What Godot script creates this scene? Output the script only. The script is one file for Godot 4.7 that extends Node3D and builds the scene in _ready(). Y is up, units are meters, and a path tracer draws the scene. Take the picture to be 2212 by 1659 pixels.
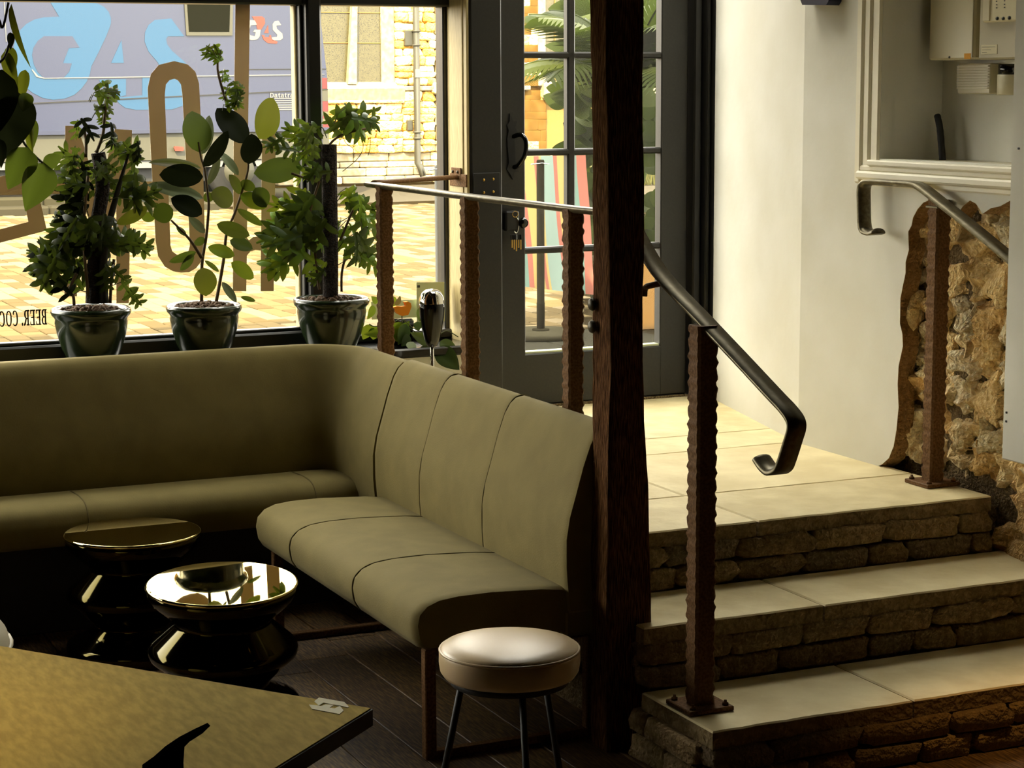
extends Node3D
# Axes: X runs along the shop front, Y is up, Z points from the shop front into the room (street = negative Z).

var M := {}
var cache := {}
var taken := {}
var rng := RandomNumberGenerator.new()

func _ready() -> void:
	rng.seed = 4711
	# camera
	var cam := Camera3D.new()
	cam.name = "camera"
	cam.fov = 21.3525
	cam.near = 0.05
	cam.far = 200.0
	cam.transform = Transform3D(Basis(Vector3(0.909330,-0.004156,0.416056), Vector3(0.063940,0.989468,-0.129863), Vector3(-0.411135,0.144690,0.900018)), Vector3(0, 1.7, 0))
	add_child(cam)
	cam.current = true
	# sky, sun, exposure
	var we := WorldEnvironment.new()
	we.name = "environment"
	var env := Environment.new()
	env.background_mode = Environment.BG_SKY
	var sm := ProceduralSkyMaterial.new()
	sm.sky_top_color = Color(0.98, 0.965, 0.91)
	sm.sky_horizon_color = Color(1.0, 0.98, 0.91)
	sm.ground_bottom_color = Color(0.4, 0.37, 0.3)
	sm.ground_horizon_color = Color(0.6, 0.56, 0.45)
	sm.sky_curve = 0.3
	sm.sun_angle_max = 1.0
	var sky := Sky.new()
	sky.sky_material = sm
	env.sky = sky
	env.background_energy_multiplier = SKY_ENERGY
	env.tonemap_mode = Environment.TONE_MAPPER_LINEAR
	env.tonemap_exposure = EXPOSURE
	env.sdfgi_enabled = true
	env.ssao_enabled = true
	env.ssil_enabled = true
	we.environment = env
	add_child(we)
	var sun := DirectionalLight3D.new()
	sun.name = "sun"
	sun.light_color = Color(1.0, 0.91, 0.7)
	sun.light_energy = SUN_ENERGY
	sun.light_angular_distance = 0.6
	sun.shadow_enabled = true
	sun.basis = Basis.looking_at(Vector3(0.5, -0.8, -0.75).normalized(), Vector3.UP)
	add_child(sun)
	materials()
	build_shell()
	build_floor()
	build_steps()
	build_right_wall()
	build_front()
	build_door()
	build_street()
	build_church()
	build_van()
	build_outdoor_things()
	build_column()
	build_railings()
	build_sofas()
	build_tables()
	build_plants()
	build_sill_things()
	build_niche_things()
	build_lamps()

const SKY_ENERGY := 19.0
const SUN_ENERGY := 10.0
const EXPOSURE := 0.77

# ---------------------------------------------------------------- nodes
func numbered(called: String) -> String:
	if not taken.has(called):
		taken[called] = 0
		return called
	taken[called] += 1
	return "%s_%03d" % [called, taken[called]]

func whole(node: Node3D) -> Transform3D:
	var t := node.transform
	var p := node.get_parent()
	while p != self and p is Node3D:
		t = p.transform * t
		p = p.get_parent()
	return t

func thing(called: String, label: String, category: String, at := Vector3.ZERO, group := "") -> Node3D:
	var o := Node3D.new()
	o.name = numbered(called)
	add_child(o)
	o.position = at
	o.set_meta("label", label)
	o.set_meta("category", category)
	if group:
		o.set_meta("group", group)
	return o

func part(called: String, mesh: Mesh, mat: Material, parent: Node3D, xf := Transform3D()) -> MeshInstance3D:
	var o := MeshInstance3D.new()
	o.name = called
	o.mesh = mesh
	o.material_override = mat
	parent.add_child(o, true)
	o.transform = whole(parent).affine_inverse() * xf if parent != self else xf
	return o

func single(called: String, label: String, category: String, mesh: Mesh, mat: Material, xf := Transform3D(), group := "") -> MeshInstance3D:
	var o := part(numbered(called), mesh, mat, self, xf)
	o.set_meta("label", label)
	o.set_meta("category", category)
	if group:
		o.set_meta("group", group)
	return o

func struct(called: String, mesh: Mesh, mat: Material, xf := Transform3D()) -> MeshInstance3D:
	var o := part(numbered(called), mesh, mat, self, xf)
	o.set_meta("kind", "structure")
	return o

func shell(called: String) -> Node3D:
	var o := Node3D.new()
	o.name = numbered(called)
	o.set_meta("kind", "structure")
	add_child(o)
	return o

func at(x: float, y: float, z: float) -> Transform3D:
	return Transform3D(Basis(), Vector3(x, y, z))

# ---------------------------------------------------------------- meshes
func begin(smooth := false) -> SurfaceTool:
	var st := SurfaceTool.new()
	st.begin(Mesh.PRIMITIVE_TRIANGLES)
	st.set_smooth_group(0 if smooth else -1)
	return st

func done(st: SurfaceTool) -> ArrayMesh:
	st.generate_normals()
	return st.commit()

func tri(st: SurfaceTool, a: Vector3, b: Vector3, c: Vector3, out: Vector3) -> void:
	if (b - a).cross(c - a).dot(out) > 0.0:
		var k := b
		b = c
		c = k
	st.add_vertex(a)
	st.add_vertex(b)
	st.add_vertex(c)

func quad(st: SurfaceTool, a: Vector3, b: Vector3, c: Vector3, d: Vector3, out: Vector3) -> void:
	tri(st, a, b, c, out)
	tri(st, a, c, d, out)

func add_box(st: SurfaceTool, xf: Transform3D, size: Vector3, c := 0.003) -> void:
	var h := size * 0.5
	c = minf(c, minf(h.x, minf(h.y, h.z)) * 0.49)
	var pt := func(s: Vector3, ax: int) -> Vector3:
		var v := Vector3(s.x * (h.x - c), s.y * (h.y - c), s.z * (h.z - c))
		v[ax] = s[ax] * h[ax]
		return v
	for ax in 3:
		var b := (ax + 1) % 3
		var d := (ax + 2) % 3
		for s in [-1.0, 1.0]:
			var o := Vector3.ZERO
			o[ax] = s
			var q: Array[Vector3] = []
			for k in [[-1.0, -1.0], [1.0, -1.0], [1.0, 1.0], [-1.0, 1.0]]:
				var sv := Vector3.ZERO
				sv[ax] = s
				sv[b] = k[0]
				sv[d] = k[1]
				q.append(xf * (pt.call(sv, ax) as Vector3))
			quad(st, q[0], q[1], q[2], q[3], xf.basis * o)
			# edge between face ax (sign s) and face b (sign t)
			for t in [-1.0, 1.0]:
				var s1 := Vector3.ZERO
				s1[ax] = s
				s1[b] = t
				s1[d] = -1.0
				var s2 := s1
				s2[d] = 1.0
				var eo := Vector3.ZERO
				eo[ax] = s
				eo[b] = t
				quad(st, xf * (pt.call(s1, ax) as Vector3), xf * (pt.call(s2, ax) as Vector3), xf * (pt.call(s2, b) as Vector3), xf * (pt.call(s1, b) as Vector3), xf.basis * eo)
	for sx in [-1.0, 1.0]:
		for sy in [-1.0, 1.0]:
			for sz in [-1.0, 1.0]:
				var s := Vector3(sx, sy, sz)
				tri(st, xf * (pt.call(s, 0) as Vector3), xf * (pt.call(s, 1) as Vector3), xf * (pt.call(s, 2) as Vector3), xf.basis * s)

func cbox(x: float, y: float, z: float, c := 0.003) -> ArrayMesh:
	var key := "b%.4f_%.4f_%.4f_%.4f" % [x, y, z, c]
	if not cache.has(key):
		var st := begin()
		add_box(st, Transform3D(), Vector3(x, y, z), c)
		cache[key] = done(st)
	return cache[key]

# a box given by its limits: returns [mesh, transform]
func slab(called: String, parent: Node3D, mat: Material, lo: Vector3, hi: Vector3, c := 0.003) -> MeshInstance3D:
	var a := Vector3(minf(lo.x, hi.x), minf(lo.y, hi.y), minf(lo.z, hi.z))
	var b := Vector3(maxf(lo.x, hi.x), maxf(lo.y, hi.y), maxf(lo.z, hi.z))
	var s := b - a
	return part(called, cbox(s.x, s.y, s.z, c), mat, parent, Transform3D(Basis(), (a + b) * 0.5))

func struct_slab(called: String, mat: Material, lo: Vector3, hi: Vector3, c := 0.003) -> MeshInstance3D:
	var o := slab(numbered(called), self, mat, lo, hi, c)
	o.set_meta("kind", "structure")
	return o

func add_tube(st: SurfaceTool, pts: Array, radii, sides := 8, closed := true) -> void:
	var n := pts.size()
	var rings: Array = []
	var up := Vector3.UP
	var d0: Vector3 = (pts[1] - pts[0]).normalized()
	if absf(d0.dot(up)) > 0.9:
		up = Vector3.RIGHT
	var side := d0.cross(up).normalized()
	for i in n:
		var d: Vector3 = (pts[mini(i + 1, n - 1)] - pts[maxi(i - 1, 0)]).normalized()
		side = (side - d * side.dot(d)).normalized()
		var nn := d.cross(side).normalized()
		var r: float = radii[i] if radii is Array else radii
		var ring: Array[Vector3] = []
		for k in sides:
			var a := TAU * k / sides
			ring.append(pts[i] + side * cos(a) * r + nn * sin(a) * r)
		rings.append(ring)
	for i in n - 1:
		for k in sides:
			var l := (k + 1) % sides
			var o: Vector3 = rings[i][k] + rings[i][l] - pts[i] * 2.0 + rings[i + 1][k] + rings[i + 1][l] - pts[i + 1] * 2.0
			quad(st, rings[i][k], rings[i][l], rings[i + 1][l], rings[i + 1][k], o)
	if closed:
		for k in range(1, sides - 1):
			tri(st, rings[0][0], rings[0][k], rings[0][k + 1], pts[0] - pts[1])
			tri(st, rings[n - 1][0], rings[n - 1][k], rings[n - 1][k + 1], pts[n - 1] - pts[n - 2])

func tube(pts: Array, radii, sides := 8) -> ArrayMesh:
	var st := begin(true)
	add_tube(st, pts, radii, sides)
	return done(st)

# spline through points
func smooth_path(pts: Array, steps := 5) -> Array:
	var out: Array = []
	for i in pts.size() - 1:
		var p0: Vector3 = pts[maxi(i - 1, 0)]
		var p1: Vector3 = pts[i]
		var p2: Vector3 = pts[i + 1]
		var p3: Vector3 = pts[mini(i + 2, pts.size() - 1)]
		for k in steps:
			out.append(p1.cubic_interpolate(p2, p0, p3, float(k) / steps))
	out.append(pts[pts.size() - 1])
	return out

# turned shape: profile pairs [radius, height]
func lathe(prof: Array, segs := 28) -> ArrayMesh:
	var st := begin(true)
	var n := prof.size()
	for i in n - 1:
		var r0: float = prof[i][0]
		var r1: float = prof[i + 1][0]
		var y0: float = prof[i][1]
		var y1: float = prof[i + 1][1]
		for k in segs:
			var a := TAU * k / segs
			var b := TAU * (k + 1) / segs
			var p := Vector3(r0 * cos(a), y0, r0 * sin(a))
			var q := Vector3(r0 * cos(b), y0, r0 * sin(b))
			var r := Vector3(r1 * cos(b), y1, r1 * sin(b))
			var s := Vector3(r1 * cos(a), y1, r1 * sin(a))
			var o := Vector3((y1 - y0) * cos(a), r0 - r1, (y1 - y0) * sin(a))
			if r0 > 0.0001:
				tri(st, p, q, r, o)
			if r1 > 0.0001:
				tri(st, p, r, s, o)
	return done(st)

func poly2(flat: Array) -> PackedVector2Array:
	var out := PackedVector2Array()
	for i in range(0, flat.size(), 2):
		out.append(Vector2(flat[i], flat[i + 1]))
	return out

# outline [x, y, ...] made d thick along +Z, placed by xf
func add_plate(st: SurfaceTool, flat: Array, d: float, xf := Transform3D()) -> void:
	var p := poly2(flat)
	var idx := Geometry2D.triangulate_polygon(p)
	if idx.is_empty():
		print("outline cannot be filled: ", flat.size())
		return
	var zf := xf.basis.z
	for i in range(0, idx.size(), 3):
		var a := p[idx[i]]
		var b := p[idx[i + 1]]
		var c := p[idx[i + 2]]
		tri(st, xf * Vector3(a.x, a.y, d), xf * Vector3(b.x, b.y, d), xf * Vector3(c.x, c.y, d), zf)
		tri(st, xf * Vector3(a.x, a.y, 0), xf * Vector3(b.x, b.y, 0), xf * Vector3(c.x, c.y, 0), -zf)
	var cw := Geometry2D.is_polygon_clockwise(p)
	for i in p.size():
		var a := p[i]
		var b := p[(i + 1) % p.size()]
		var t := b - a
		var o := Vector3(t.y, -t.x, 0) * (-1.0 if cw else 1.0)
		quad(st, xf * Vector3(a.x, a.y, 0), xf * Vector3(b.x, b.y, 0), xf * Vector3(b.x, b.y, d), xf * Vector3(a.x, a.y, d), xf.basis * o)

func plate(flat: Array, d: float, xf := Transform3D()) -> ArrayMesh:
	var st := begin()
	add_plate(st, flat, d, xf)
	return done(st)

# plates whose outline is given as [z, y] pairs (side views): X is the thickness direction
func side_frame(x: float) -> Transform3D:
	return Transform3D(Basis(Vector3(0, 0, -1), Vector3(0, 1, 0), Vector3(1, 0, 0)), Vector3(x, 0, 0))

# a grid of points -> smooth sheet, out gives the facing
func add_grid(st: SurfaceTool, rows: Array, out: Vector3, wrap := false) -> void:
	for i in rows.size() - 1:
		var n: int = rows[i].size()
		for k in (n if wrap else n - 1):
			var l := (k + 1) % n
			var a: Vector3 = rows[i][k]
			var b: Vector3 = rows[i][l]
			var c: Vector3 = rows[i + 1][l]
			var d: Vector3 = rows[i + 1][k]
			if out == Vector3.ZERO:
				st.add_vertex(a)
				st.add_vertex(b)
				st.add_vertex(c)
				st.add_vertex(a)
				st.add_vertex(c)
				st.add_vertex(d)
			else:
				quad(st, a, b, c, d, out)

# sweep a closed profile [off, y] along a floor path [x, z]; off is measured to the side given by the path's normals
func sweep(path: Array, normals: Array, prof: Array, pinch: Array = []) -> ArrayMesh:
	var st := begin(true)
	var rows: Array = []
	var cen := Vector2.ZERO
	for q in prof:
		cen += Vector2(q[0], q[1])
	cen /= prof.size()
	for i in path.size():
		var row: Array = []
		var k: float = pinch[i] if pinch.size() else 1.0
		for q in prof:
			var w := cen + (Vector2(q[0], q[1]) - cen) * k
			row.append(Vector3(path[i][0] + normals[i][0] * w.x, w.y, path[i][1] + normals[i][1] * w.x))
		rows.append(row)
	for i in rows.size() - 1:
		var n: int = prof.size()
		var mid := Vector3(path[i][0] + normals[i][0] * cen.x, cen.y, path[i][1] + normals[i][1] * cen.x)
		for k in n:
			var l := (k + 1) % n
			var ed := Vector2(prof[l][0] - prof[k][0], prof[l][1] - prof[k][1])
			var nn := Vector2(ed.y, -ed.x)
			var pm := Vector2(prof[k][0] + prof[l][0], prof[k][1] + prof[l][1]) * 0.5
			if not Geometry2D.is_point_in_polygon(pm - nn.normalized() * 0.0015, _prof_poly(prof)):
				nn = -nn
			quad(st, rows[i][k], rows[i][l], rows[i + 1][l], rows[i + 1][k], Vector3(normals[i][0] * nn.x, nn.y, normals[i][1] * nn.x))
	st.set_smooth_group(1)
	var idx := Geometry2D.triangulate_polygon(_prof_poly(prof))
	for e in [0, rows.size() - 1]:
		var o: Vector3 = rows[e][0] - rows[1 if e == 0 else e - 1][0]
		for i in range(0, idx.size(), 3):
			tri(st, rows[e][idx[i]], rows[e][idx[i + 1]], rows[e][idx[i + 2]], o)
	return done(st)

func _prof_poly(prof: Array) -> PackedVector2Array:
	var p := PackedVector2Array()
	for q in prof:
		p.append(Vector2(q[0], q[1]))
	return p

# a strip with a rounded top swept through space (handrail section)
func strip(pts: Array, side: Vector3, w: float, t: float) -> ArrayMesh:
	var st := begin(true)
	var rows: Array = []
	var n := pts.size()
	for i in n:
		var d: Vector3 = (pts[mini(i + 1, n - 1)] - pts[maxi(i - 1, 0)]).normalized()
		var s := (side - d * side.dot(d)).normalized()
		var u := s.cross(d).normalized()
		var row: Array = []
		for k in 9:
			var a := PI * k / 8.0
			row.append(pts[i] + s * cos(a) * w * 0.5 + u * (sin(a) * t * 0.75))
		row.append(pts[i] - s * w * 0.48 - u * t * 0.25)
		row.append(pts[i] + s * w * 0.48 - u * t * 0.25)
		rows.append(row)
	for i in n - 1:
		for k in 11:
			var l := (k + 1) % 11
			var o: Vector3 = rows[i][k] + rows[i][l] - pts[i] * 2.0
			quad(st, rows[i][k], rows[i][l], rows[i + 1][l], rows[i + 1][k], o)
	for e in [0, n - 1]:
		var o: Vector3 = pts[e] - pts[1 if e == 0 else e - 1]
		for k in range(1, 10):
			tri(st, rows[e][0], rows[e][k], rows[e][k + 1], o)
	return done(st)

# rough stone of unit size, a few variants
func stone(kind: int, lat := 7, lon := 10, e := 0.35, rough := 0.16) -> ArrayMesh:
	var key := "s%d_%d_%d_%.2f_%.2f" % [kind, lat, lon, e, rough]
	if cache.has(key):
		return cache[key]
	var ns := FastNoiseLite.new()
	ns.seed = 100 + kind
	ns.frequency = 1.1
	ns.fractal_octaves = 3
	var rows: Array = []
	var pw := func(v: float, k: float) -> float: return signf(v) * pow(absf(v), k)
	for i in lat + 1:
		var th := -PI / 2 + PI * i / lat
		var row: Array = []
		for k in lon:
			var ph := TAU * k / lon
			var v := Vector3(pw.call(cos(th), e) * pw.call(cos(ph), e), pw.call(sin(th), e), pw.call(cos(th), e) * pw.call(sin(ph), e)) * 0.5
			v *= 1.0 + rough * 2.2 * ns.get_noise_3dv(v * 1.6 + Vector3.ONE * kind * 7.0)
			row.append(v)
		rows.append(row)
	var st := begin(rough < 0.2)
	for i in lat:
		for k in lon:
			var l := (k + 1) % lon
			var o: Vector3 = rows[i][k] + rows[i][l] + rows[i + 1][k] + rows[i + 1][l]
			if i > 0:
				tri(st, rows[i][k], rows[i][l], rows[i + 1][k], o)
			if i < lat - 1:
				tri(st, rows[i][l], rows[i + 1][l], rows[i + 1][k], o)
	cache[key] = done(st)
	return cache[key]

func lay(x: float, y: float, z: float, sx: float, sy: float, sz: float, ry := 0.0, rz := 0.0) -> Transform3D:
	return Transform3D(Basis.from_euler(Vector3(0, ry, rz)) * Basis.from_scale(Vector3(sx, sy, sz)), Vector3(x, y, z))

# ---------------------------------------------------------------- materials
func ntex(sd: int, freq: float, a: Color, b: Color, oct := 4, ridged := false) -> NoiseTexture2D:
	var nz := FastNoiseLite.new()
	nz.seed = sd
	nz.frequency = freq
	nz.fractal_octaves = oct
	if ridged:
		nz.fractal_type = FastNoiseLite.FRACTAL_RIDGED
	var t := NoiseTexture2D.new()
	t.width = 512
	t.height = 512
	t.seamless = true
	t.noise = nz
	var g := Gradient.new()
	g.set_color(0, a)
	g.set_color(1, b)
	g.set_offset(0, 0.2)
	g.set_offset(1, 0.8)
	t.color_ramp = g
	return t

func m(called: String, c: Color, rough := 0.7, metal := 0.0) -> StandardMaterial3D:
	var s := StandardMaterial3D.new()
	s.resource_name = called
	s.albedo_color = c
	s.roughness = rough
	s.metallic = metal
	M[called] = s
	return s

func tinted(called: String, base: String, c: Color) -> void:
	var s: StandardMaterial3D = M[base].duplicate()
	s.resource_name = called
	s.albedo_color = c
	M[called] = s

func skin(s: StandardMaterial3D, tex: Texture2D, scale: Vector3, world := true) -> void:
	s.albedo_texture = tex
	s.uv1_triplanar = true
	s.uv1_world_triplanar = world
	s.uv1_scale = scale

func relief(s: StandardMaterial3D, tex: Texture2D, cm: float) -> void:
	s.heightmap_enabled = true
	s.heightmap_texture = tex
	s.heightmap_scale = cm

func materials() -> void:
	var fine := ntex(1, 0.05, Color(0.82, 0.82, 0.82), Color.WHITE)
	var blotch := ntex(2, 0.012, Color(0.84, 0.82, 0.77), Color.WHITE, 5)
	var grain := ntex(3, 0.03, Color(0.45, 0.42, 0.38), Color.WHITE, 5)
	var bumpy := ntex(4, 0.03, Color.BLACK, Color.WHITE, 5)
	var ridges := ntex(5, 0.02, Color.BLACK, Color.WHITE, 4, true)
	# room
	var w := m("plaster", Color(0.87, 0.86, 0.81), 0.85)
	skin(w, ntex(6, 0.008, Color(0.965, 0.96, 0.94), Color.WHITE, 4), Vector3.ONE * 0.6)
	relief(w, bumpy, 0.06)
	m("plaster_edge", Color(0.66, 0.52, 0.33), 0.95)
	skin(M.plaster_edge, blotch, Vector3.ONE * 6.0)
	relief(M.plaster_edge, bumpy, 0.6)
	m("dark_wall", Color(0.09, 0.08, 0.06), 0.9)
	m("ceiling_dark", Color(0.16, 0.14, 0.11), 0.9)
	m("white_paint", Color(0.9, 0.87, 0.77), 0.5)
	for i in 4:
		var f := m("plank_%d" % i, [Color(0.5, 0.39, 0.21), Color(0.46, 0.35, 0.18), Color(0.54, 0.42, 0.24), Color(0.43, 0.33, 0.18)][i], 0.6)
		skin(f, grain, Vector3(9.0, 9.0, 0.9))
		f.uv1_offset = Vector3(i * 0.37, 0, i * 0.71)
		relief(f, grain, 0.03)
	var flagtex := ntex(31, 0.008, Color(0.93, 0.915, 0.88), Color.WHITE, 5)
	m("under_floor", Color(0.06, 0.045, 0.03), 0.95)
	for i in 3:
		var f := m("flag_%d" % i, [Color(0.89, 0.83, 0.64), Color(0.92, 0.86, 0.67), Color(0.86, 0.8, 0.61)][i], 0.7)
		skin(f, flagtex, Vector3.ONE * (0.9 + 0.2 * i))
		relief(f, bumpy, 0.12)
	for i in 4:
		var f := m("riser_%d" % i, [Color(0.62, 0.53, 0.37), Color(0.56, 0.47, 0.32), Color(0.67, 0.57, 0.41), Color(0.53, 0.46, 0.35)][i], 0.95)
		skin(f, blotch, Vector3.ONE * 4.0)
		relief(f, bumpy, 0.8)
	m("shaded_nosing", Color(0.58, 0.5, 0.35), 0.95)  # darker stone colour that puts shade into the slab edges
	skin(M.shaded_nosing, blotch, Vector3.ONE * 3.0)
	relief(M.shaded_nosing, bumpy, 0.5)
	m("mortar", Color(0.55, 0.46, 0.31), 1.0)
	skin(M.mortar, blotch, Vector3.ONE * 5.0)
	relief(M.mortar, bumpy, 1.5)
	for i in 5:
		var f := m("rubble_%d" % i, [Color(0.99, 0.92, 0.74), Color(0.97, 0.87, 0.65), Color(1.0, 0.96, 0.84), Color(0.93, 0.8, 0.56), Color(0.93, 0.89, 0.77)][i], 0.95)
		skin(f, ntex(20 + i, 0.02, Color(0.87, 0.78, 0.64), Color(1, 1, 0.98), 5), Vector3.ONE * 4.0)
		relief(f, ridges if i % 2 else bumpy, 1.1)
	# joinery
	m("door_paint", Color(0.125, 0.118, 0.09), 0.45)
	skin(M.door_paint, fine, Vector3.ONE * 3.0)
	m("frame_black", Color(0.07, 0.065, 0.05), 0.35)
	m("cream_paint", Color(0.78, 0.71, 0.5), 0.5)
	skin(M.cream_paint, grain, Vector3(20, 1.0, 20))
	M.cream_paint.albedo_texture = ntex(7, 0.02, Color(0.85, 0.83, 0.8), Color.WHITE, 4)
	var g := m("glass", Color(1, 1, 1, 0.03), 0.02)
	g.transparency = BaseMaterial3D.TRANSPARENCY_ALPHA
	m("film", Color(0.66, 0.585, 0.47), 0.7)
	M.film.backlight_enabled = true
	M.film.backlight = Color(0.54, 0.48, 0.38)
	m("black_print", Color(0.2, 0.14, 0.07), 0.7)
	var t := m("timber", Color(0.56, 0.4, 0.25), 0.85)
	skin(t, ntex(8, 0.04, Color(0.4, 0.34, 0.28), Color.WHITE, 5), Vector3(14, 0.8, 14))
	relief(t, ntex(9, 0.04, Color.BLACK, Color.WHITE, 4), 0.9)
	var ir := m("iron", Color(0.48, 0.36, 0.24), 0.6, 0.1)
	skin(ir, ntex(10, 0.03, Color(0.72, 0.68, 0.62), Color.WHITE, 4), Vector3.ONE * 6.0)
	ir.metallic_specular = 0.2
	t.metallic_specular = 0.15
	m("dull_black", Color(0.025, 0.022, 0.018), 1.0)
	M.dull_black.metallic_specular = 0.0
	var ra := m("rail_steel", Color(0.46, 0.43, 0.34), 0.42, 0.75)
	skin(ra, ntex(11, 0.02, Color(0.75, 0.73, 0.68), Color.WHITE, 4), Vector3(5, 5, 2))
	m("bolt", Color(0.3, 0.28, 0.22), 0.5, 0.6)
	m("brass", Color(0.75, 0.6, 0.3), 0.3, 1.0)
	m("chrome", Color(0.85, 0.84, 0.8), 0.06, 1.0)
	m("black_gloss", Color(0.03, 0.028, 0.024), 0.15)
	m("black_matt", Color(0.04, 0.036, 0.03), 0.6)
	# furniture
	var v := m("velvet", Color(0.49, 0.435, 0.23), 0.9)
	skin(v, ntex(12, 0.008, Color(0.93, 0.925, 0.9), Color.WHITE, 4), Vector3.ONE * 1.6)
	relief(v, ntex(13, 0.2, Color.BLACK, Color.WHITE, 2), 0.02)
	v.rim_enabled = true
	v.rim = 0.35
	v.rim_tint = 0.6
	m("velvet_seam", Color(0.42, 0.37, 0.2), 0.9)
	m("bronze_mirror", Color(0.2, 0.18, 0.085), 0.07, 1.0)
	m("gold_mirror", Color(0.83, 0.76, 0.5), 0.015, 1.0)
	var le := m("tan_leather", Color(0.84, 0.73, 0.55), 0.36)
	le.metallic_specular = 0.7
	relief(le, bumpy, 0.05)
	m("brown_leather", Color(0.2, 0.13, 0.085), 0.5)
	relief(M.brown_leather, bumpy, 0.05)
	m("cream_leather", Color(0.82, 0.78, 0.66), 0.5)
	var tt := m("table_top", Color(0.9, 0.79, 0.4), 0.85)
	skin(tt, ntex(14, 0.02, Color(0.9, 0.88, 0.84), Color.WHITE, 5), Vector3(5, 5, 1.4))
	tt.metallic_specular = 0.25
	m("table_logo", Color(1.0, 0.97, 0.78), 0.6)
	# plants
	var cols := [Color(0.13, 0.2, 0.05), Color(0.05, 0.075, 0.025), Color(0.36, 0.36, 0.1), Color(0.45, 0.5, 0.36), Color(0.26, 0.22, 0.08), Color(0.17, 0.26, 0.07), Color(0.33, 0.47, 0.09), Color(0.09, 0.13, 0.04), Color(0.3, 0.36, 0.2)]
	for i in cols.size():
		var f := m("leaf_%d" % i, cols[i], 0.5)
		f.metallic_specular = 0.35
		f.backlight_enabled = true
		f.backlight = Color(0.22, 0.26, 0.06) if i in [0, 4, 5, 7, 8] else Color(0.05, 0.06, 0.02) if i == 1 else Color(0.3, 0.32, 0.06)
		if i == 3:
			f.backlight = Color(0.12, 0.13, 0.08)
	M.leaf_1.metallic_specular = 0.12
	m("stem", Color(0.33, 0.25, 0.13), 0.7)
	m("stem_green", Color(0.25, 0.27, 0.1), 0.6)
	m("stem_dark", Color(0.12, 0.1, 0.05), 0.7)
	var mp := m("coir", Color(0.25, 0.17, 0.09), 1.0)
	skin(mp, ntex(15, 0.06, Color(0.3, 0.25, 0.2), Color.WHITE, 5), Vector3(6, 6, 6))
	relief(mp, bumpy, 1.5)
	var gz := m("glaze", Color(0.15, 0.2, 0.1), 0.25)
	skin(gz, ntex(16, 0.012, Color(0.65, 0.7, 0.6), Color.WHITE, 5), Vector3.ONE * 3.0)
	gz.clearcoat_enabled = true
	gz.clearcoat = 0.5
	gz.clearcoat_roughness = 0.06
	m("clay_pebble", Color(0.3, 0.21, 0.11), 0.9)
	m("orange_felt", Color(0.95, 0.6, 0.06), 0.9)
	skin(M.orange_felt, ntex(17, 0.09, Color(0.8, 0.7, 0.4), Color.WHITE, 3), Vector3.ONE * 10.0)
	m("card", Color(0.72, 0.74, 0.6), 0.4)
	M.card.backlight_enabled = true
	M.card.backlight = Color(0.5, 0.5, 0.4)
	# niche
	m("box_enamel", Color(0.8, 0.76, 0.62), 0.4)
	m("box_grey", Color(0.7, 0.66, 0.53), 0.45)
	m("label_paper", Color(0.86, 0.82, 0.68), 0.7)
	m("label_orange", Color(0.85, 0.6, 0.16), 0.7)
	m("dark_plastic", Color(0.12, 0.12, 0.1), 0.3)
	m("blue_plastic", Color(0.03, 0.06, 0.2), 0.4)
	m("lamp_glow", Color(1, 0.9, 0.7), 0.5)
	M.lamp_glow.emission_enabled = true
	M.lamp_glow.emission = Color(1.0, 0.75, 0.4)
	M.lamp_glow.emission_energy_multiplier = 3.0
	# street
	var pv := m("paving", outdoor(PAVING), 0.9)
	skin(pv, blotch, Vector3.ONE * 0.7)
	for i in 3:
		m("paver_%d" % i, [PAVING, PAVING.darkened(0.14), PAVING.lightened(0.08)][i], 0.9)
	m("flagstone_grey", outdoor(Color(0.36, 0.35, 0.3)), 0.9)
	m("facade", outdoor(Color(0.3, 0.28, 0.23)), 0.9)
	for i in 4:
		var f := m("church_%d" % i, [Color(0.93, 0.77, 0.45), Color(0.98, 0.86, 0.58), Color(0.88, 0.69, 0.36), Color(1.02, 0.93, 0.7)][i], 0.95)
		skin(f, blotch, Vector3.ONE * 1.0)
		relief(f, bumpy, 2.0)
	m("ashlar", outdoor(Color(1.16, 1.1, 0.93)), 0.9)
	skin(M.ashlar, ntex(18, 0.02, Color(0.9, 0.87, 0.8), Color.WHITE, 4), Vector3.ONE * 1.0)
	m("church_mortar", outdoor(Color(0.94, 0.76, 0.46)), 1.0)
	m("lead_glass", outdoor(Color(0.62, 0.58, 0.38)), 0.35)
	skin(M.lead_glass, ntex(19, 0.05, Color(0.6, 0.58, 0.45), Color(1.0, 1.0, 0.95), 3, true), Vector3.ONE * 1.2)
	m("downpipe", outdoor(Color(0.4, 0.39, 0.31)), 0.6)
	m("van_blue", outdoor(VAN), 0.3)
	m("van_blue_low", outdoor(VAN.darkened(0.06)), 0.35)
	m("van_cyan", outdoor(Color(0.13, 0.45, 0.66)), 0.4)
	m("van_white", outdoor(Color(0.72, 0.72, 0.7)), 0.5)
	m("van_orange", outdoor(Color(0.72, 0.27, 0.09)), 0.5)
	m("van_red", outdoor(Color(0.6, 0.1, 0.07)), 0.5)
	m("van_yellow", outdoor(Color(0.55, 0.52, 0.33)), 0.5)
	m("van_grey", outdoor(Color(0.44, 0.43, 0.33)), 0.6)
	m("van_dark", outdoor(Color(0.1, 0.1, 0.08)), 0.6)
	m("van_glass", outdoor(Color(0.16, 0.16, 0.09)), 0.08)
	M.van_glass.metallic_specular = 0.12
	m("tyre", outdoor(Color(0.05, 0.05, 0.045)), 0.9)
	var sc := [Color(0.72, 0.63, 0.38), Color(0.66, 0.4, 0.34), Color(0.44, 0.55, 0.5), Color(0.72, 0.63, 0.39), Color(0.54, 0.62, 0.58)]
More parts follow.
